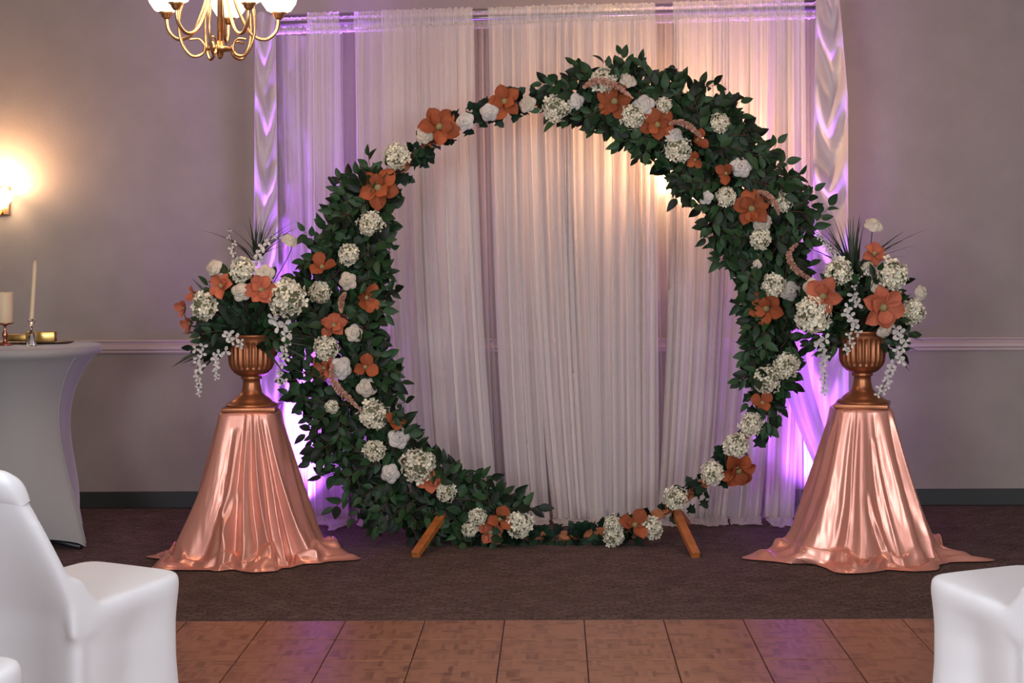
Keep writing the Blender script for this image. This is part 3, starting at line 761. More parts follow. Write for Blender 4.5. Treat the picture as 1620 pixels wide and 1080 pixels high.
ROSEM = {c: [(cp(me, M[c]), n, z) for me, n, z in ROSE] for c in ('cream', 'white')}
def rose(label, p, r, d, rnd, colr='cream', group=None):
    t = thing('rose', label, 'flower', p, group); face(t, d, rnd.random() * 6)
    for li, (me, n, _) in enumerate(ROSEM[colr]):
        for k in range(n):
            o = bpy.data.objects.new('petal', me); COL.objects.link(o); o.parent = t; s = r * rnd.uniform(.92, 1.08)
            o.scale = (s, s, s); o.rotation_euler = (rnd.uniform(-.06, .06), rnd.uniform(-.08, .08), k * 2 * PI / n + li * .7 + rnd.uniform(-.1, .1))
    return t
def floret_geo(c, n_, s, rnd, vs, fs):
    bs = basis(n_.orthogonal(), n_); rot = Matrix.Rotation(rnd.random() * 6, 4, 'Z')
    for k in range(4):
        m_ = Matrix.Translation(c) @ bs @ rot @ Matrix.Rotation(k * PI / 2, 4, 'Z'); b_ = len(vs)
        up = rnd.uniform(-.1, .4)
        for q in ((0, 0, 0), (.55, -.42, .18), (1.0, -.22, .1 + up), (1.0, .22, .1 + up * .5), (.55, .42, .18), (.6, 0, .0)): vs.append(m_ @ (Vector(q) * s))
        fs += [(b_, b_ + 1, b_ + 5), (b_, b_ + 5, b_ + 4), (b_ + 1, b_ + 2, b_ + 5), (b_ + 2, b_ + 3, b_ + 5), (b_ + 3, b_ + 4, b_ + 5)]
def hyd_me(seed, n=64):
    rnd = random.Random(seed); vs, fs = [], []
    for k in range(n):
        z = 1 - 1.75 * (k + .5) / n; a = k * 2.39996; rr = math.sqrt(max(0, 1 - z * z)); d = Vector((rr * math.cos(a), rr * math.sin(a), z))
        bump = .80 + .30 * noise.noise(d * 2.2 + Vector((seed, 0, 0))) + rnd.uniform(-.05, .05)
        floret_geo(Vector((d.x * bump, d.y * bump, d.z * bump * .85)), (d + rv(rnd, .45)).normalized(), .27 * rnd.uniform(.8, 1.2), rnd, vs, fs)
    me = mk('florets', vs, fs); me.materials.append(M['hyd']); return me
HYD = [hyd_me(s) for s in range(4)]
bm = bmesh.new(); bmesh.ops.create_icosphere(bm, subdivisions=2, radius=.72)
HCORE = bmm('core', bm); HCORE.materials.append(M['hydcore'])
def hydrangea(label, p, r, d, rnd, sc=(1, 1, 1), group=None):
    t = thing('hydrangea', label, 'flower', p, group); face(t, d, 0)
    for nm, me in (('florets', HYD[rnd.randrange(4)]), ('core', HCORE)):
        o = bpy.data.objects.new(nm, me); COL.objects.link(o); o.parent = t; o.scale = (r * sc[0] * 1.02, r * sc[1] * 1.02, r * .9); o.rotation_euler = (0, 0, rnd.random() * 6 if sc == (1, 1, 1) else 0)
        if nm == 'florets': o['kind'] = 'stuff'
def arch_flowers(items, seed):
    rnd = random.Random(seed)
    for it in items:
        kind, x, y, dia, label = it[:5]
        dx = it[5] if len(it) > 5 else rnd.uniform(-.35, .35); dz = it[6] if len(it) > 6 else rnd.uniform(-.2, .45)
        Y = AY - .15; p = P(x, y, Y); r = dia / 2 * Y / F; d = Vector((dx, -1, dz)).normalized()
        grp = {'m': 'rust magnolias on the arch', 'b': 'rust magnolias on the arch', 'r': 'cream roses on the arch', 'h': 'ivory hydrangeas on the arch'}[kind[0]]
        if kind in 'mb': magnolia(label, p - d * .02 * (kind == 'm'), r * 1.08, d, rnd, 'orange' if y < 500 else ('coral' if rnd.random() < .5 else 'orange'), grp, kind == 'b')
        elif kind == 'r': rose(label, p - d * r * .2, r, d, rnd, 'white' if rnd.random() < .6 else 'cream', grp)
        else: hydrangea(label, p, r, d, rnd, (1, 1, 1), grp)
arch_flowers([
 ('m', 598, 297, 68, 'rust magnolia at the lower end of the slim upper left ivy', .0, .1),
 ('h', 627, 247, 44, 'ivory hydrangea just above the magnolia starting the ivy arc'),
 ('m', 695, 200, 62, 'rust magnolia on the upper left arc between two roses', .4, .2),
 ('r', 672, 213, 28, 'cream rose tucked against left petals of the upper left magnolia', -.1, .1),
 ('r', 736, 192, 30, 'cream rose on ivy right of the upper left magnolia', -.3, 0),
 ('r', 773, 178, 30, 'cream rose half under the topmost left magnolia', -.2, -.3),
 ('m', 798, 160, 56, 'deep rust magnolia on the ivy near the curtain top', -.1, .1),
 ('r', 834, 164, 28, 'pale rose just right of the deep rust top magnolia', -.3, .2),
 ('h', 880, 172, 46, 'ivory hydrangea at the ring top where ivy ends'),
 ('r', 911, 162, 28, 'pale rose between the ring top hydrangea and leaf garland', .3, -.2),
 ('h', 955, 128, 46, 'beige hydrangea on the very top of the leaf garland', 0, .8),
 ('r', 993, 126, 28, 'cream rose on top of the ring beside beige hydrangea', .2, .6),
 ('m', 972, 160, 62, 'dark rust magnolia under the top pink plume', -.3, 0),
 ('h', 1002, 184, 42, 'ivory hydrangea right below the pink plume magnolia'),
 ('r', 1019, 166, 34, 'white rose with a raised petal beside top hydrangea', .0, .2),
 ('h', 1050, 166, 26, 'small faded hydrangea under leaves near the ring top'),
 ('m', 1040, 197, 56, 'rust magnolia beside the second pink plume', .0, .1),
 ('r', 1067, 213, 28, 'white rose just under the second pink plume', .2, .5),
 ('h', 1072, 236, 44, 'round ivory hydrangea over the warm lamp glow'),
 ('b', 1100, 222, 36, 'half open rust magnolia at the second plume tip', .7, .2),
 ('b', 1100, 252, 28, 'small shaded rust magnolia below the plume tip', -.3, -.3),
 ('h', 1138, 194, 34, 'tattered cream hydrangea on outer upper right leaves', .3, .5),
 ('r', 1173, 264, 34, 'white rose with pointed petals in upper right garland', .0, .1),
 ('b', 1150, 275, 34, 'small rust magnolia left of the pointed white rose', -.5, .2),
 ('r', 1117, 312, 24, 'small white rose on inner edge of upper right garland', -.4, 0),
 ('h', 1149, 312, 34, 'ivory hydrangea beside the small inner white rose'),
 ('m', 1189, 330, 64, 'large rust magnolia in the middle of right garland', -.2, .2),
 ('h', 1237, 318, 38, 'ivory hydrangea at the outer edge by purple curtain', .2, .1),
 ('r', 1205, 350, 32, 'white rose under the large right garland magnolia', .1, -.2),
 ('h', 1203, 378, 36, 'cream hydrangea below the right garland white rose'),
 ('r', 1196, 419, 18, 'tiny cream rose bud at the inner edge of the right garland', -.6, 0),
 ('h', 1224, 451, 42, 'ivory hydrangea above the lowest right garland magnolia'),
 ('r', 1250, 460, 34, 'blush rose between garland hydrangea and right urn flowers', .1, .1),
 ('m', 1212, 488, 58, 'rust magnolia low on the right garland', -.3, .1),
 ('h', 1245, 577, 42, 'ivory hydrangea at bottom right end of the leaf garland'),
 ('h', 1214, 599, 46, 'large ivory hydrangea starting the slim lower right ivy'),
 ('b', 1205, 638, 36, 'dark rust magnolia between two lower right hydrangeas', .2, .4),
 ('h', 1188, 670, 38, 'ivory hydrangea below the dark rust lower right magnolia'),
 ('h', 1165, 704, 42, 'ivory hydrangea above the drooping magnolia'),
 ('m', 1168, 744, 62, 'drooping rust magnolia on the lower right ring', .3, -.6),
 ('h', 1127, 748, 38, 'ivory hydrangea left of the drooping magnolia'),
 ('h', 1069, 788, 38, 'ivory hydrangea over the right wooden foot'),
 ('h', 1031, 834, 38, 'ivory hydrangea on the ring bottom right of a magnolia'),
 ('b', 1003, 832, 48, 'upturned coral magnolia at the bottom right of the ring', .3, .7),
 ('h', 970, 829, 30, 'upper hydrangea of the pair by the low upturned magnolia'),
 ('h', 971, 848, 34, 'lower hydrangea of the pair by the low upturned magnolia'),
 ('h', 821, 829, 46, 'big ivory hydrangea on the ring bottom left side'),
 ('b', 790, 822, 40, 'raised rust magnolia beside the big bottom hydrangea', .3, .5),
 ('m', 776, 842, 44, 'coral magnolia facing front at the ring bottom left', 0, .1),
 ('h', 756, 817, 30, 'upper small hydrangea at bottom left of the ring', -.3, .3),
 ('h', 743, 837, 26, 'lower small hydrangea at bottom left of the ring', -.5, 0),
 ('h', 587, 354, 42, 'beige hydrangea near the top of left garland'),
 ('h', 552, 402, 36, 'yellowed cream hydrangea in the upper left garland leaves'),
 ('b', 510, 424, 42, 'bright rust magnolia bud high in the left garland', .0, .6),
 ('r', 550, 445, 30, 'white rose above the short pink plume', -.1, .1),
 ('h', 506, 462, 36, 'pale leafy hydrangea left of the white rose'),
 ('b', 577, 470, 46, 'rust magnolia seen side on at garland inner edge', .7, -.2),
 ('m', 528, 514, 48, 'cupped rust magnolia in the middle of left garland', 0, .5),
 ('r', 560, 527, 28, 'small white rose right of the cupped magnolia', .1, .2),
 ('h', 516, 551, 42, 'round ivory hydrangea under the cupped magnolia'),
 ('m', 512, 582, 46, 'spread rust magnolia under the left garland hydrangea', -.4, -.2),
 ('r', 539, 583, 36, 'pointed white rose over the long pink plume', .2, .1),
 ('b', 577, 581, 40, 'rust magnolia right of the pointed white rose', .3, .2),
 ('r', 581, 613, 32, 'blush rose below the inner left garland magnolia', .2, .0),
 ('h', 525, 643, 22, 'tiny faded hydrangea half sunk in lower left leaves'),
 ('h', 591, 655, 48, 'bright ivory hydrangea at the long plume tip'),
 ('b', 623, 668, 36, 'coral magnolia right of the bright ivory hydrangea', .5, .5),
 ('r', 631, 692, 34, 'white rose under the coral inner edge magnolia', .3, .2),
 ('h', 592, 712, 38, 'greenish hydrangea half covered by lower left leaves', 0, -.4),
 ('r', 617, 749, 30, 'blush rose in the lowest part of left garland', 0, .1),
 ('h', 662, 735, 56, 'largest ivory hydrangea low on the left garland'),
 ('m', 680, 757, 46, 'rust magnolia below the largest low hydrangea', .1, .3),
 ('h', 706, 778, 32, 'ivory hydrangea at the end of the left garland', .2, 0),
], 77)

# plumes
def plume(label, pts, Y, r0, seed, group='dusty pink plumes'):
    rnd = random.Random(seed); sp = spline([P(x, y, Y) for x, y in pts], 40); root = thing('plume', label, 'plume', sp[0], group)
    o_ = sp[0]; v, f = tube_geo([p - o_ for p in sp], lambda q: .004, 6); obj('stem', mk('stem', v, f), M['plume'], root)
    vs, fs = [], []
    for k in range(420):
        t = rnd.random(); i = min(int(t * 40), 39); p = sp[i].lerp(sp[i + 1], t * 40 - i) - o_; tg = (sp[i + 1] - sp[i]).normalized()
        wv = r0 * math.sin(PI * min(1, .08 + t * .95)) ** .6
        d = tg.orthogonal(); d.rotate(Matrix.Rotation(rnd.random() * 6.28, 3, tg)); d = (d + tg * .8).normalized(); s = d.cross(rv(rnd)).normalized() * .0022
        b_ = len(vs); q = p + d * wv; vs += [p - s, p + s, q + s * .9 + tg * .002, q - s * .9 - tg * .002]; fs.append((b_, b_ + 1, b_ + 2, b_ + 3))
    obj('bristles', mk('bristles', vs, fs), M['plume'], root, smooth=False, kind='stuff')
plume('long pink plume curving through the lower left garland', [(526, 575), (526, 597), (538, 618), (554, 632), (571, 650)], AY - .20, .022, 1)
plume('short pink plume hanging under a white rose, left garland', [(547, 462), (540, 475), (540, 495)], AY - .18, .018, 2)
plume('beige plume arching over the very top of the ring', [(922, 139), (945, 128), (975, 136), (1002, 156)], AY - .22, .022, 3)
plume('pink plume pointing right from the upper right magnolia', [(1058, 195), (1078, 194), (1098, 205), (1110, 218)], AY - .22, .02, 4)
plume('pink plume drooping into the right urn bouquet', [(1262, 385), (1249, 400), (1254, 420), (1275, 438), (1306, 450)], AY - .22, .02, 5)
plume('short pink plume against the outer right hydrangea', [(1198, 302), (1215, 308), (1228, 325), (1232, 340)], AY - .24, .016, 6)

# ---------------------------------------------------------------- urn bouquets
def blade_me(L=1, wd=.05, curve=.3):
    vs, fs = [], []; n = 7
    for j in range(n + 1):
        t = j / n; w_ = wd * .5 * (1 - t) ** .7 * (.6 + .4 * math.sin(PI * min(1, t * 1.5))); x = L * t; z = -curve * L * t * t
        vs += [(x, -w_, z + w_ * .4), (x, 0, z), (x, w_, z + w_ * .4)]
    for j in range(n):
        for i in range(2): fs.append((j * 3 + i, j * 3 + i + 1, (j + 1) * 3 + i + 1, (j + 1) * 3 + i))
    return cp(mk('blade', vs, fs), M['palm'])
BL = [blade_me(1, .07, .1), blade_me(1, .08, .35), blade_me(1, .05, .7)]
PALM = [blade_me(1, .20, .35), blade_me(1, .16, .15)]
def tuft(label, x, y, Y, items, seed, grp='spiky grass tufts'):
    rnd = random.Random(seed); root = thing('grass_tuft', label, 'foliage', P(x, y, Y), grp); b0 = Vector(root.location)
    for (tx, ty, c) in items:
        for k in range(3):
            p1 = P(tx + rnd.uniform(-8, 8) * k, ty + rnd.uniform(-6, 10) * k, Y - rnd.uniform(-.1, .12)); d = p1 - b0
            o = bpy.data.objects.new('blade', BL[c]); COL.objects.link(o); o.parent = root; st = Vector((rnd.uniform(-.02, .02), rnd.uniform(-.02, .02), 0))
            d = d + Vector((0, 0, d.length * (0, .25, .5)[c] * .5)) if c else d
            o.matrix_local = Matrix.Translation(st) @ basis(d, Vector((0, -.3, 1)) + rv(rnd, .2)) @ Matrix.Scale(d.length, 4)
    return root
def greens(label, x, y, Y, seed, n, rx, rz, grp='dark greenery filling the urns'):
    rnd = random.Random(seed); c = P(x, y, Y); root = thing('urn_greenery', label, 'foliage', c, grp); leaves, stems = [], []
    for k in range(n):
        a = rnd.uniform(-.2, PI + .2); d = Vector((math.cos(a) * rx, rnd.uniform(-1, .6) * rx, math.sin(a) * rz)); ln = rnd.uniform(.6, 1.0)
        sprig(rnd, c, d, d.length * ln, 8, .072, leaves, stems, .12)
    emit_leaves(root, leaves, stems, LEAF, M['leaf'], 140)
    for k in range(46):
        a = rnd.uniform(-.45, PI + .45); d = Vector((math.cos(a) * rx * 1.1, rnd.uniform(-1, .2) * rx, math.sin(a) * rz * .75))
        o = bpy.data.objects.new('blade', PALM[k % 2]); COL.objects.link(o); o.parent = root
        o.matrix_local = basis(d, Vector((0, -.9, .4)) + rv(rnd, .4)) @ Matrix.Scale(d.length * rnd.uniform(.7, 1.05), 4)
    return root
def bl_me():
    rnd = random.Random(3); vs, fs = [], []
    for k in range(3):
        m_ = Matrix.Rotation(k * 2.1, 4, 'Z'); b_ = len(vs)
        for q in ((0, 0, 0), (.45, -.34, .22), (.95, -.30, .30), (1.1, 0, .22), (.95, .30, .34), (.45, .34, .22), (.6, 0, .05)): vs.append(m_ @ Vector(q))
        for i in range(6): fs.append((b_ + 6, b_ + i, b_ + (i + 1) % 6))
    return cp(mk('blossom', vs, fs), M['white'])
BLS = bl_me()
def spray(label, pts, Y, n, sz, seed, grp='white blossom sprays', buds=False):
    rnd = random.Random(seed); sp = spline([P(x, y, Y - .04 * math.sin(PI * i / max(1, len(pts) - 1))) for i, (x, y) in enumerate(pts)], 24)
    root = thing('blossom_spray', label, 'flower', sp[0], grp); o_ = sp[0]
    v, f = tube_geo([p - o_ for p in sp], .002, 5); obj('stem', mk('stem', v, f), M['stem'], root)
    for k in range(n):
        t = (k + .5) / n; i = min(int(t * 24), 23); p = sp[i].lerp(sp[i + 1], t * 24 - i) - o_
        s = sz * (1 - .45 * t) * rnd.uniform(.85, 1.15); q = p + Vector((rnd.uniform(-1, 1) * s * .9, -.6 * s * rnd.random(), rnd.uniform(-.3, .3) * s))
        o = bpy.data.objects.new('blossom', BLS); COL.objects.link(o); o.parent = root
        n_ = (Vector((q.x - p.x, -.03, q.z - p.z - .01)).normalized() + Vector((0, -.8, 0)) + rv(rnd, .4)).normalized()
        o.matrix_local = Matrix.Translation(q) @ basis(n_.orthogonal(), n_) @ Matrix.Rotation(rnd.random() * 6, 4, 'Z') @ Matrix.Scale(s, 4)
    return root
def urn_flowers(items, side, cx, cz, Y0, seed):
    rnd = random.Random(seed)
    for it in items:
        kind, x, y, dia, label = it[:5]
        u, v = (x - cx) / 95, (y - cz) / 95
        dep = .22 * math.sqrt(max(.05, 1 - u * u * .8 - v * v * .8)); Y = Y0 - dep
        if len(it) > 5: Y = Y0 - it[5]
        p = P(x, y, Y); r = dia / 2 * Y / F; d = Vector((u * .8, -1, -v * .8 + .1)).normalized()
        g_ = {'m': 'coral magnolias in the %s urn', 'b': 'coral magnolias in the %s urn', 'r': 'cream roses in the %s urn', 'h': 'ivory hydrangeas in the %s urn'}[kind] % side
        fl_ = None
        if kind in 'mb': fl_ = magnolia(label, p, r * 1.08, d, rnd, 'coral', g_, kind == 'b')
        elif kind == 'r': fl_ = rose(label, p - d * r * .2, r, d, rnd, 'cream', g_)
        else: hydrangea(label, p, r, d, rnd, (1, 1, 1), g_)
        if fl_ is not None and len(it) > 5:
            inv = (Matrix.Translation(fl_.location) @ fl_.rotation_euler.to_matrix().to_4x4()).inverted()
            st = P(cx, cz + 55, Y0); v, f = tube_geo([inv @ q for q in spline([fl_.location, fl_.location + Vector((0, .02, -.05)), (Vector(fl_.location) + st) / 2 + Vector((0, .02, -.02)), st], 10)], .0022, 5)
            obj('stem', mk('stem', v, f), M['stem'], fl_)
greens('dark leaves spreading out of the left urn', 392, 530, LU, 51, 72, .25, .36)
greens('dark leaves spreading out of the right urn', 1362, 528, RU, 52, 72, .23, .36)
tuft('spiky grass tuft rising from the left urn bouquet', 404, 412, LU - .02, [(399, 340, 0), (407, 338, 0), (390, 352, 0), (368, 352, 2), (420, 345, 0), (432, 350, 0), (445, 343, 1), (449, 352, 1), (378, 375, 2), (412, 345, 0), (438, 372, 1)], 3)
tuft('spiky grass tuft rising from the right urn bouquet', 1350, 440, RU - .02, [(1346, 340, 0), (1354, 335, 0), (1338, 348, 0), (1310, 352, 1), (1325, 360, 1), (1298, 372, 2), (1414, 358, 1), (1420, 366, 1), (1400, 372, 0), (1402, 392, 2), (1360, 350, 0), (1320, 340, 0), (1300, 400, 1)], 4)
urn_flowers([
 ('h', 384, 426, 42, 'ivory hydrangea at top centre of the left urn bouquet'),
 ('r', 338, 423, 28, 'cream rose sticking out left of the top hydrangea'),
 ('r', 382, 461, 32, 'round cream rose between two coral magnolias, left urn'),
 ('r', 418, 433, 32, 'wide cream rose above the right magnolia, left urn'),
 ('m', 352, 453, 46, 'coral magnolia left of the round cream rose'),
 ('m', 413, 459, 50, 'coral magnolia right of the round cream rose'),
 ('h', 453, 470, 62, 'biggest ivory hydrangea of the left urn, beside the ring garland'),
 ('h', 323, 484, 46, 'ivory hydrangea on the lower left of the left urn bouquet'),
 ('b', 294, 487, 30, 'coral magnolia bud at the outermost left of the bouquet', .1),
 ('b', 309, 466, 26, 'folded coral magnolia above the outermost left bud', .1),
 ('b', 302, 511, 30, 'shaded coral magnolia low on the left urn bouquet', .08),
 ('r', 344, 441, 22, 'small cream rose behind the left magnolia of the left urn', .14),
 ('r', 459, 380, 26, 'cream rose on a high stem near the purple curtain', .05),
], 'left', 390, 470, LU, 61)
urn_flowers([
 ('r', 1381, 355, 30, 'cream rose standing highest over the right urn', .04),
 ('m', 1382, 403, 40, 'coral magnolia under the highest cream rose', .10),
 ('h', 1326, 429, 44, 'ivory hydrangea at top left of the right urn bouquet'),
 ('h', 1413, 434, 54, 'large ivory hydrangea at top right of the right urn bouquet'),
 ('r', 1391, 452, 28, 'shaded cream rose under the large top right hydrangea', .14),
 ('m', 1304, 468, 62, 'coral magnolia on the left of the right urn bouquet', .25),
 ('m', 1394, 485, 74, 'largest coral magnolia, front of the right urn bouquet', .26),
 ('r', 1458, 464, 28, 'cream rose at the outermost right of the bouquet', .05),
 ('h', 1445, 493, 44, 'ivory hydrangea right of the largest coral magnolia'),
 ('r', 1400, 523, 26, 'white rose on the right rim of the right urn'),
 ('h', 1286, 498, 60, 'big ivory hydrangea lowest left of the right urn bouquet', .25),
 ('r', 1284, 455, 30, 'cream rose behind left magnolia of the right urn', .18),
 ('h', 1375, 425, 24, 'small white flower cluster at centre of the right urn', .12),
], 'right', 1365, 460, RU, 62)
spray('white blossom spray hanging low at far left of left urn', [(318, 545), (313, 570), (314, 600), (315, 624)], LU - .12, 13, .024, 1)
spray('shorter white blossom spray hanging beside the urn rim', [(352, 552), (338, 566), (340, 585), (347, 598)], LU - .14, 9, .022, 2)
spray('white blossoms lying over the left urn rim', [(362, 526), (366, 534), (376, 541), (382, 546)], LU - .17, 6, .028, 3)
spray('white blossom spray hanging between left urn and garland', [(438, 500), (450, 520), (456, 552), (446, 590), (444, 606)], LU - .15, 16, .030, 4)
spray('upright white blossom stalk at left of left bouquet', [(374, 418), (370, 395), (362, 362)], LU - .05, 7, .020, 5)
spray('white blossom branch leaning to the purple curtain', [(402, 412), (415, 390), (445, 372)], LU - .05, 9, .024, 6)
spray('white blossom spray falling over front of right urn', [(1356, 462), (1346, 490), (1352, 512), (1346, 535), (1338, 556)], RU - .22, 15, .028, 7)
spray('white blossom spray hanging left of the right urn', [(1298, 535), (1300, 560), (1305, 590), (1302, 622)], RU - .18, 15, .028, 8)
spray('long white blossom spray hanging right of right urn', [(1418, 520), (1428, 545), (1418, 575), (1402, 600), (1392, 624)], RU - .16, 20, .028, 9)
spray('small white blossoms between hydrangeas of right urn', [(1350, 455), (1366, 430), (1378, 418)], RU - .12, 7, .016, 10)
spray('faded blossom spray left of the right grass tuft', [(1322, 410), (1308, 388), (1292, 370)], RU - .02, 10, .020, 11)

# ---------------------------------------------------------------- cocktail table and its things
TX, TY, TZ = -2.61, 8.02, P(35, 545, 8.08).z
def cocktail_table():
    t = thing('cocktail_table', 'tall round cocktail table under a tight white stretch cover', 'table', (TX, TY, 0))
    obj('table_top', lathe('table_top', [(.001, TZ - .03), (.372, TZ - .03), (.376, TZ - .02), (.372, TZ - .004), (.001, TZ - .002)], 64), M['darkwood'], t)
    na, nz = 128, 60; vs, fs = [], []
    def section(tt, a):
        # tt 0 top .. 1 floor : circle -> four pointed, pinched in the middle
        rc = .382; pinch = 1 - .40 * math.sin(PI * min(1, tt ** .8)) ** .9
        c, s = abs(math.cos(a)), abs(math.sin(a))
        half = .285; sq = half / max(c, s)
        cor = min(1, max(0, (sq / half - 1) / .414))
        foot = sq * (1 - .10 * (1 - cor)); k = tt ** 2.2
        r = rc * pinch * (1 - k) + foot * k
        if tt > .75: r += .02 * ((tt - .75) / .25) ** 2 * cor ** 3
        return r
    for q in (0.02, .5, .97):
        for i in range(na):
            a = 2 * PI * i / na; vs.append((.382 * q * math.cos(a), .382 * q * math.sin(a), TZ + .002))
    for j in range(nz + 1):
        tt = j / nz
        for i in range(na):
            a = 2 * PI * i / na
            if j == 0: r, z = .384, TZ - .004
            elif j == 1: r, z = .385, TZ - .034
            else:
                u = (j - 1) / (nz - 1); r = section(u, a)
                cor = min(1, max(0, ((.285 / max(abs(math.cos(a)), abs(math.sin(a)))) / .285 - 1) / .414))
                z = (TZ - .034) * (1 - u) + (.015 + .045 * (1 - cor) ** .5) * u
            vs.append((r * math.cos(a), r * math.sin(a), z))
    rows = len(vs) // na
    for j in range(rows - 1):
        for i in range(na):
            k = (i + 1) % na; fs.append((j * na + i, j * na + k, (j + 1) * na + k, (j + 1) * na + i))
    fs.append(tuple(range(na - 1, -1, -1)))
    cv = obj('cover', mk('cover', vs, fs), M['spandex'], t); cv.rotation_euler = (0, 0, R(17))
    v, f = tube_geo([(0, 0, 0), (0, 0, TZ - .03)], .03, 12); obj('pole', mk('pole', v, f), M['black'], t)
    for k in range(4):
        a = R(45 + 90 * k + 17); v, f = tube_geo([(0, 0, .05), (.39 * math.cos(a), .39 * math.sin(a), .012)], .014, 8); obj('leg', mk('leg', v, f), M['black'], t)
    seam = []
    for j in range(2, 60):
        u = (j - 1) / 59; a = R(-45 + 17); seam.append((section(u, a - R(17)) * math.cos(a) * 1.004, section(u, a - R(17)) * math.sin(a) * 1.004, (TZ - .034) * (1 - u) + .015 * u))
    v, f = tube_geo(seam, .003, 6); obj('seam', mk('seam', v, f), M['spandex'], t)
cocktail_table()
tz = TZ + .003
p = P(8, 545, 7.98)
pil = thing('pillar_candle_holder', 'slim copper candlestick under the thick ivory candle', 'candle holder', (p.x, 7.98, tz))
obj('holder', lathe('holder', [(.036, 0), (.036, .004), (.022, .010), (.010, .018), (.008, .03), (.014, .045), (.015, .055), (.007, .07), (.006, .09), (.010, .098), (.030, .102), (.042, .106), (.042, .109), (.001, .109)], 32), M['copper'], pil)
c = thing('pillar_candle', 'thick ivory pillar candle on copper candlestick', 'candle', (p.x, 7.98, tz + .11))
obj('wax', lathe('wax', [(.038, 0), (.04, .003), (.04, .143), (.036, .148), (.02, .143), (.001, .142)], 32), M['wax'], c)
v, f = tube_geo([(0, 0, .14), (.001, 0, .156)], .0015, 6); obj('wick', mk('wick', v, f), M['black'], c)
p = P(50, 543, 7.93)
ch = thing('crystal_holder', 'small clear crystal candlestick under the tall taper', 'candle holder', (p.x, 7.93, tz))
obj('crystal_base', lathe('crystal_base', [(.025, 0), (.026, .004), (.013, .06), (.006, .078)], 8), M['crystal'], ch, smooth=False)
obj('crystal_cup', lathe('crystal_cup', [(.005, .078), (.010, .086), (.006, .094), (.009, .102), (.018, .118), (.023, .128), (.02, .130), (.010, .122), (.001, .118)], 12), M['crystal'], ch, smooth=False)
tp = thing('taper_candle', 'tall thin ivory taper candle leaning slightly right', 'candle', (p.x, 7.93, tz + .122))
obj('wax', lathe('wax', [(.0115, 0), (.0115, .01), (.0105, .268), (.007, .283), (.002, .292)], 20), M['wax'], tp)
v, f = tube_geo([(0, 0, .288), (.0, 0, .300)], .001, 5); obj('wick', mk('wick', v, f), M['black'], tp)
tp.rotation_euler = (0, R(3.6), 0)
p = P(50, 538, 8.08)
bx = obj('gold_box', box_me('gold_box', .15, .06, .034, .002), M['gold']); bx.location = (P(34, 0, 8.12).x, 8.12, tz + .012); tag(bx, 'lower gold box partly hidden between the two candlesticks', 'box', 'gold boxes on the cocktail table')
bx = obj('gold_box', box_me('gold_box', .14, .05, .05, .002), M['gold']); bx.location = (P(64, 0, 8.06).x, 8.055, tz + .012); bx.rotation_euler = (0, 0, R(3)); tag(bx, 'taller gold box behind and right of the crystal candlestick', 'box', 'gold boxes on the cocktail table')
tr = obj('tray', lathe('tray', [(.001, 0), (.16, 0), (.185, .008), (.188, .012), (.18, .010), (.158, .004), (.001, .004)], 48), M['darkwood']); tr.scale = (1.15, .42, 1); tr.location = (P(40, 0, 8.06).x, 8.12, tz - .001)
tag(tr, 'dark oval tray flat under the gold boxes', 'tray')

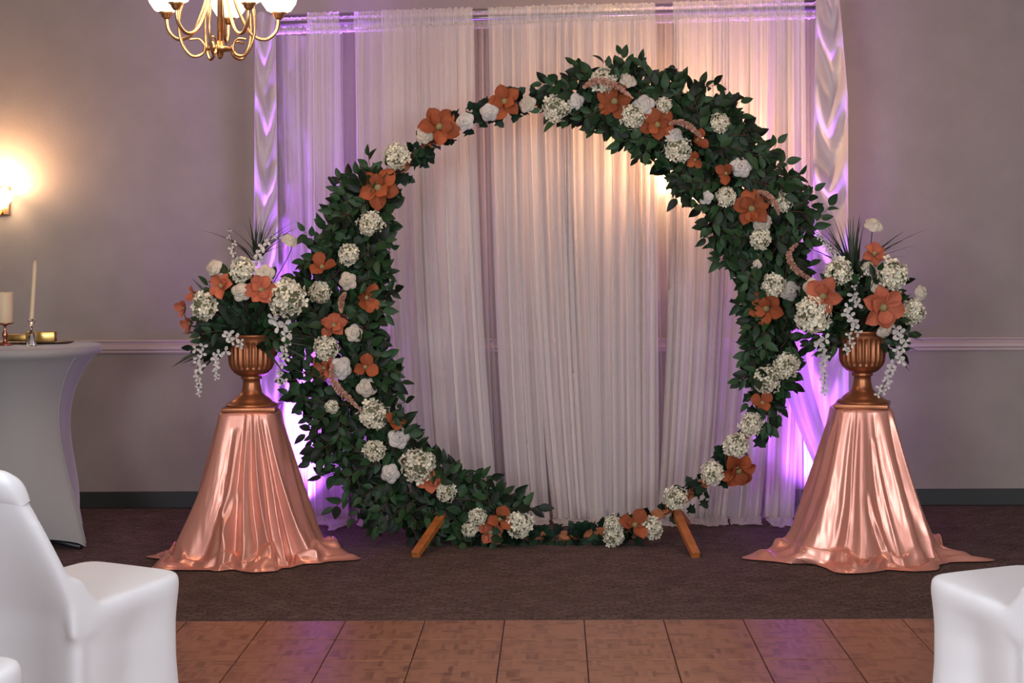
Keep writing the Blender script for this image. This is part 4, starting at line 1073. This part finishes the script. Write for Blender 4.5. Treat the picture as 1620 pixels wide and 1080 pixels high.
# ---------------------------------------------------------------- covered chairs
def chair_mesh():
    bm = bmesh.new(); n = 48
    W2, D2, SH = .205, .225, .462
    def ring(hx, hy, z, yo, pw, sag):
        out = []
        for i in range(n):
            a = 2 * PI * (i + .5) / n; c, s = math.cos(a), math.sin(a)
            k = (abs(c) ** pw + abs(s) ** pw) ** (-1 / pw); cor = min(1, abs(math.sin(2 * a)) ** 1.5)
            f_ = 1 - sag * (1 - cor)
            out.append(bm.verts.new((hx * c * k * f_, yo + hy * s * k * f_, z)))
        return out
    rs = []
    for z, sx, sg in ((0, 1.05, .04), (.06, 1.03, .10), (.14, 1.0, .14), (.24, .97, .14), (.33, .965, .10), (.385, .98, .04), (.42, 1.0, .0), (.45, 1.0, 0), (.465, .96, 0)):
        rs.append(ring(W2 * sx, D2 * sx, z, 0, 7, sg))
        if z > .3:
            for v in rs[-1]: v.co.z += .012 + .075 * v.co.y * (z - .3) / .16
    for a, b_ in zip(rs[:-1], rs[1:]):
        for i in range(n): bm.faces.new((a[i], a[(i + 1) % n], b_[(i + 1) % n], b_[i]))
    bm.faces.new(list(reversed(rs[0]))); bm.faces.new(rs[-1])
    # back slab leaning back
    rs = []
    for k in range(21):
        t = k / 20; z = .03 + .815 * t; yo = -.200 - .25 * max(0, (z - .42) / .43) ** 1.2; hx = W2 * (1.0 - .04 * t - .02 * math.sin(PI * min(1, t * 1.6))); hy = .034 - .006 * t
        if t > .92: hx *= 1 - .10 * ((t - .92) / .08) ** 2; hy *= 1 - .35 * ((t - .92) / .08) ** 2
        zz = lambda i: z + .03 * t ** 8 * math.cos(PI * .5 * math.cos(2 * PI * (i + .5) / n))
        r_ = ring(hx, hy, z, yo, 5, 0)
        for i, v in enumerate(r_): v.co.z = zz(i)
        rs.append(r_)
    for a, b_ in zip(rs[:-1], rs[1:]):
        for i in range(n): bm.faces.new((a[i], a[(i + 1) % n], b_[(i + 1) % n], b_[i]))
    bm.faces.new(list(reversed(rs[0]))); bm.faces.new(rs[-1])
    # web of stretched cloth between seat and back, both sides
    for sx in (-1, 1):
        co = [(sx * .202, -.16, .38), (sx * .202, -.11, .455), (sx * .200, -.15, .485), (sx * .198, -.195, .54), (sx * .198, -.245, .56), (sx * .202, -.235, .38)]
        a = [bm.verts.new(c_) for c_ in co]; b_ = [bm.verts.new((c_[0] - sx * .025, c_[1], c_[2])) for c_ in co]; m_ = len(co)
        fa = bm.faces.new(a if sx < 0 else list(reversed(a))); fb = bm.faces.new(list(reversed(b_)) if sx < 0 else b_)
        for i in range(m_): bm.faces.new((a[i], b_[i], b_[(i + 1) % m_], a[(i + 1) % m_]) if sx < 0 else (a[i], a[(i + 1) % m_], b_[(i + 1) % m_], b_[i]))
    bmesh.ops.recalc_face_normals(bm, faces=bm.faces[:])
    return bmm('cover', bm)
CHM = chair_mesh()
def cap_mesh():
    vs, fs = [], []; n = 40
    for k in range(9):
        t = k / 8; z = .775 + .098 * t; yo = -.200 - .25 * max(0, (z - .42) / .43) ** 1.2
        hx = .200 * (1 + .03 * math.sin(PI * t)); hy = .036 + .012 * math.sin(PI * t)
        if t > .6: q = (t - .6) / .4; hx *= 1 - .10 * q * q; hy *= 1 - .8 * q * q
        for i in range(n):
            a = 2 * PI * i / n; c, s = math.cos(a), math.sin(a); kk = (abs(c) ** 4 + abs(s) ** 4) ** -.25
            vs.append((hx * c * kk, yo + hy * s * kk, z + .004 * math.sin(5 * a) * (k == 0)))
    for j in range(8):
        for i in range(n): fs.append((j * n + i, j * n + (i + 1) % n, (j + 1) * n + (i + 1) % n, (j + 1) * n + i))
    fs.append(tuple(8 * n + i for i in range(n)))
    return mk('cap', vs, fs)
CAP = cap_mesh()
def chair(label, corner, yaw, side=1):
    """corner = world xy of the front corner on +side; yaw = heading (deg clockwise from +Y)"""
    a = -R(yaw); c, s = math.cos(a), math.sin(a)
    lx, ly = side * .205, .225
    ox, oy = corner[0] - (lx * c - ly * s), corner[1] - (lx * s + ly * c)
    t = thing('covered_chair', label, 'chair', (ox, oy, 0), 'white covered banquet chairs'); t.rotation_euler = (0, 0, a)
    o = obj('cover', CHM, M['chaircloth'], t)
    rm = o.modifiers.new('remesh', 'REMESH'); rm.mode = 'VOXEL'; rm.voxel_size = .011; rm.use_smooth_shade = True
    sm = o.modifiers.new('smooth', 'SMOOTH'); sm.factor = .5; sm.iterations = 9
    cp_ = obj('cap', CAP, M['chaircloth'], t); sd = cp_.modifiers.new('sub', 'SUBSURF'); sd.levels = 1; sd.render_levels = 1
chair('nearest fully visible white covered chair, before left pedestal', (-1.078, 4.84), 29)
chair('white covered chair behind the nearest one, beside the table', (-1.575, 5.19), 26)
chair('white covered chair whose seat corner peeks in at bottom left', (-1.214, 3.83), 20)
chair('white covered chair alone at the right edge by the parquet', (1.050, 4.75), -26, side=-1)
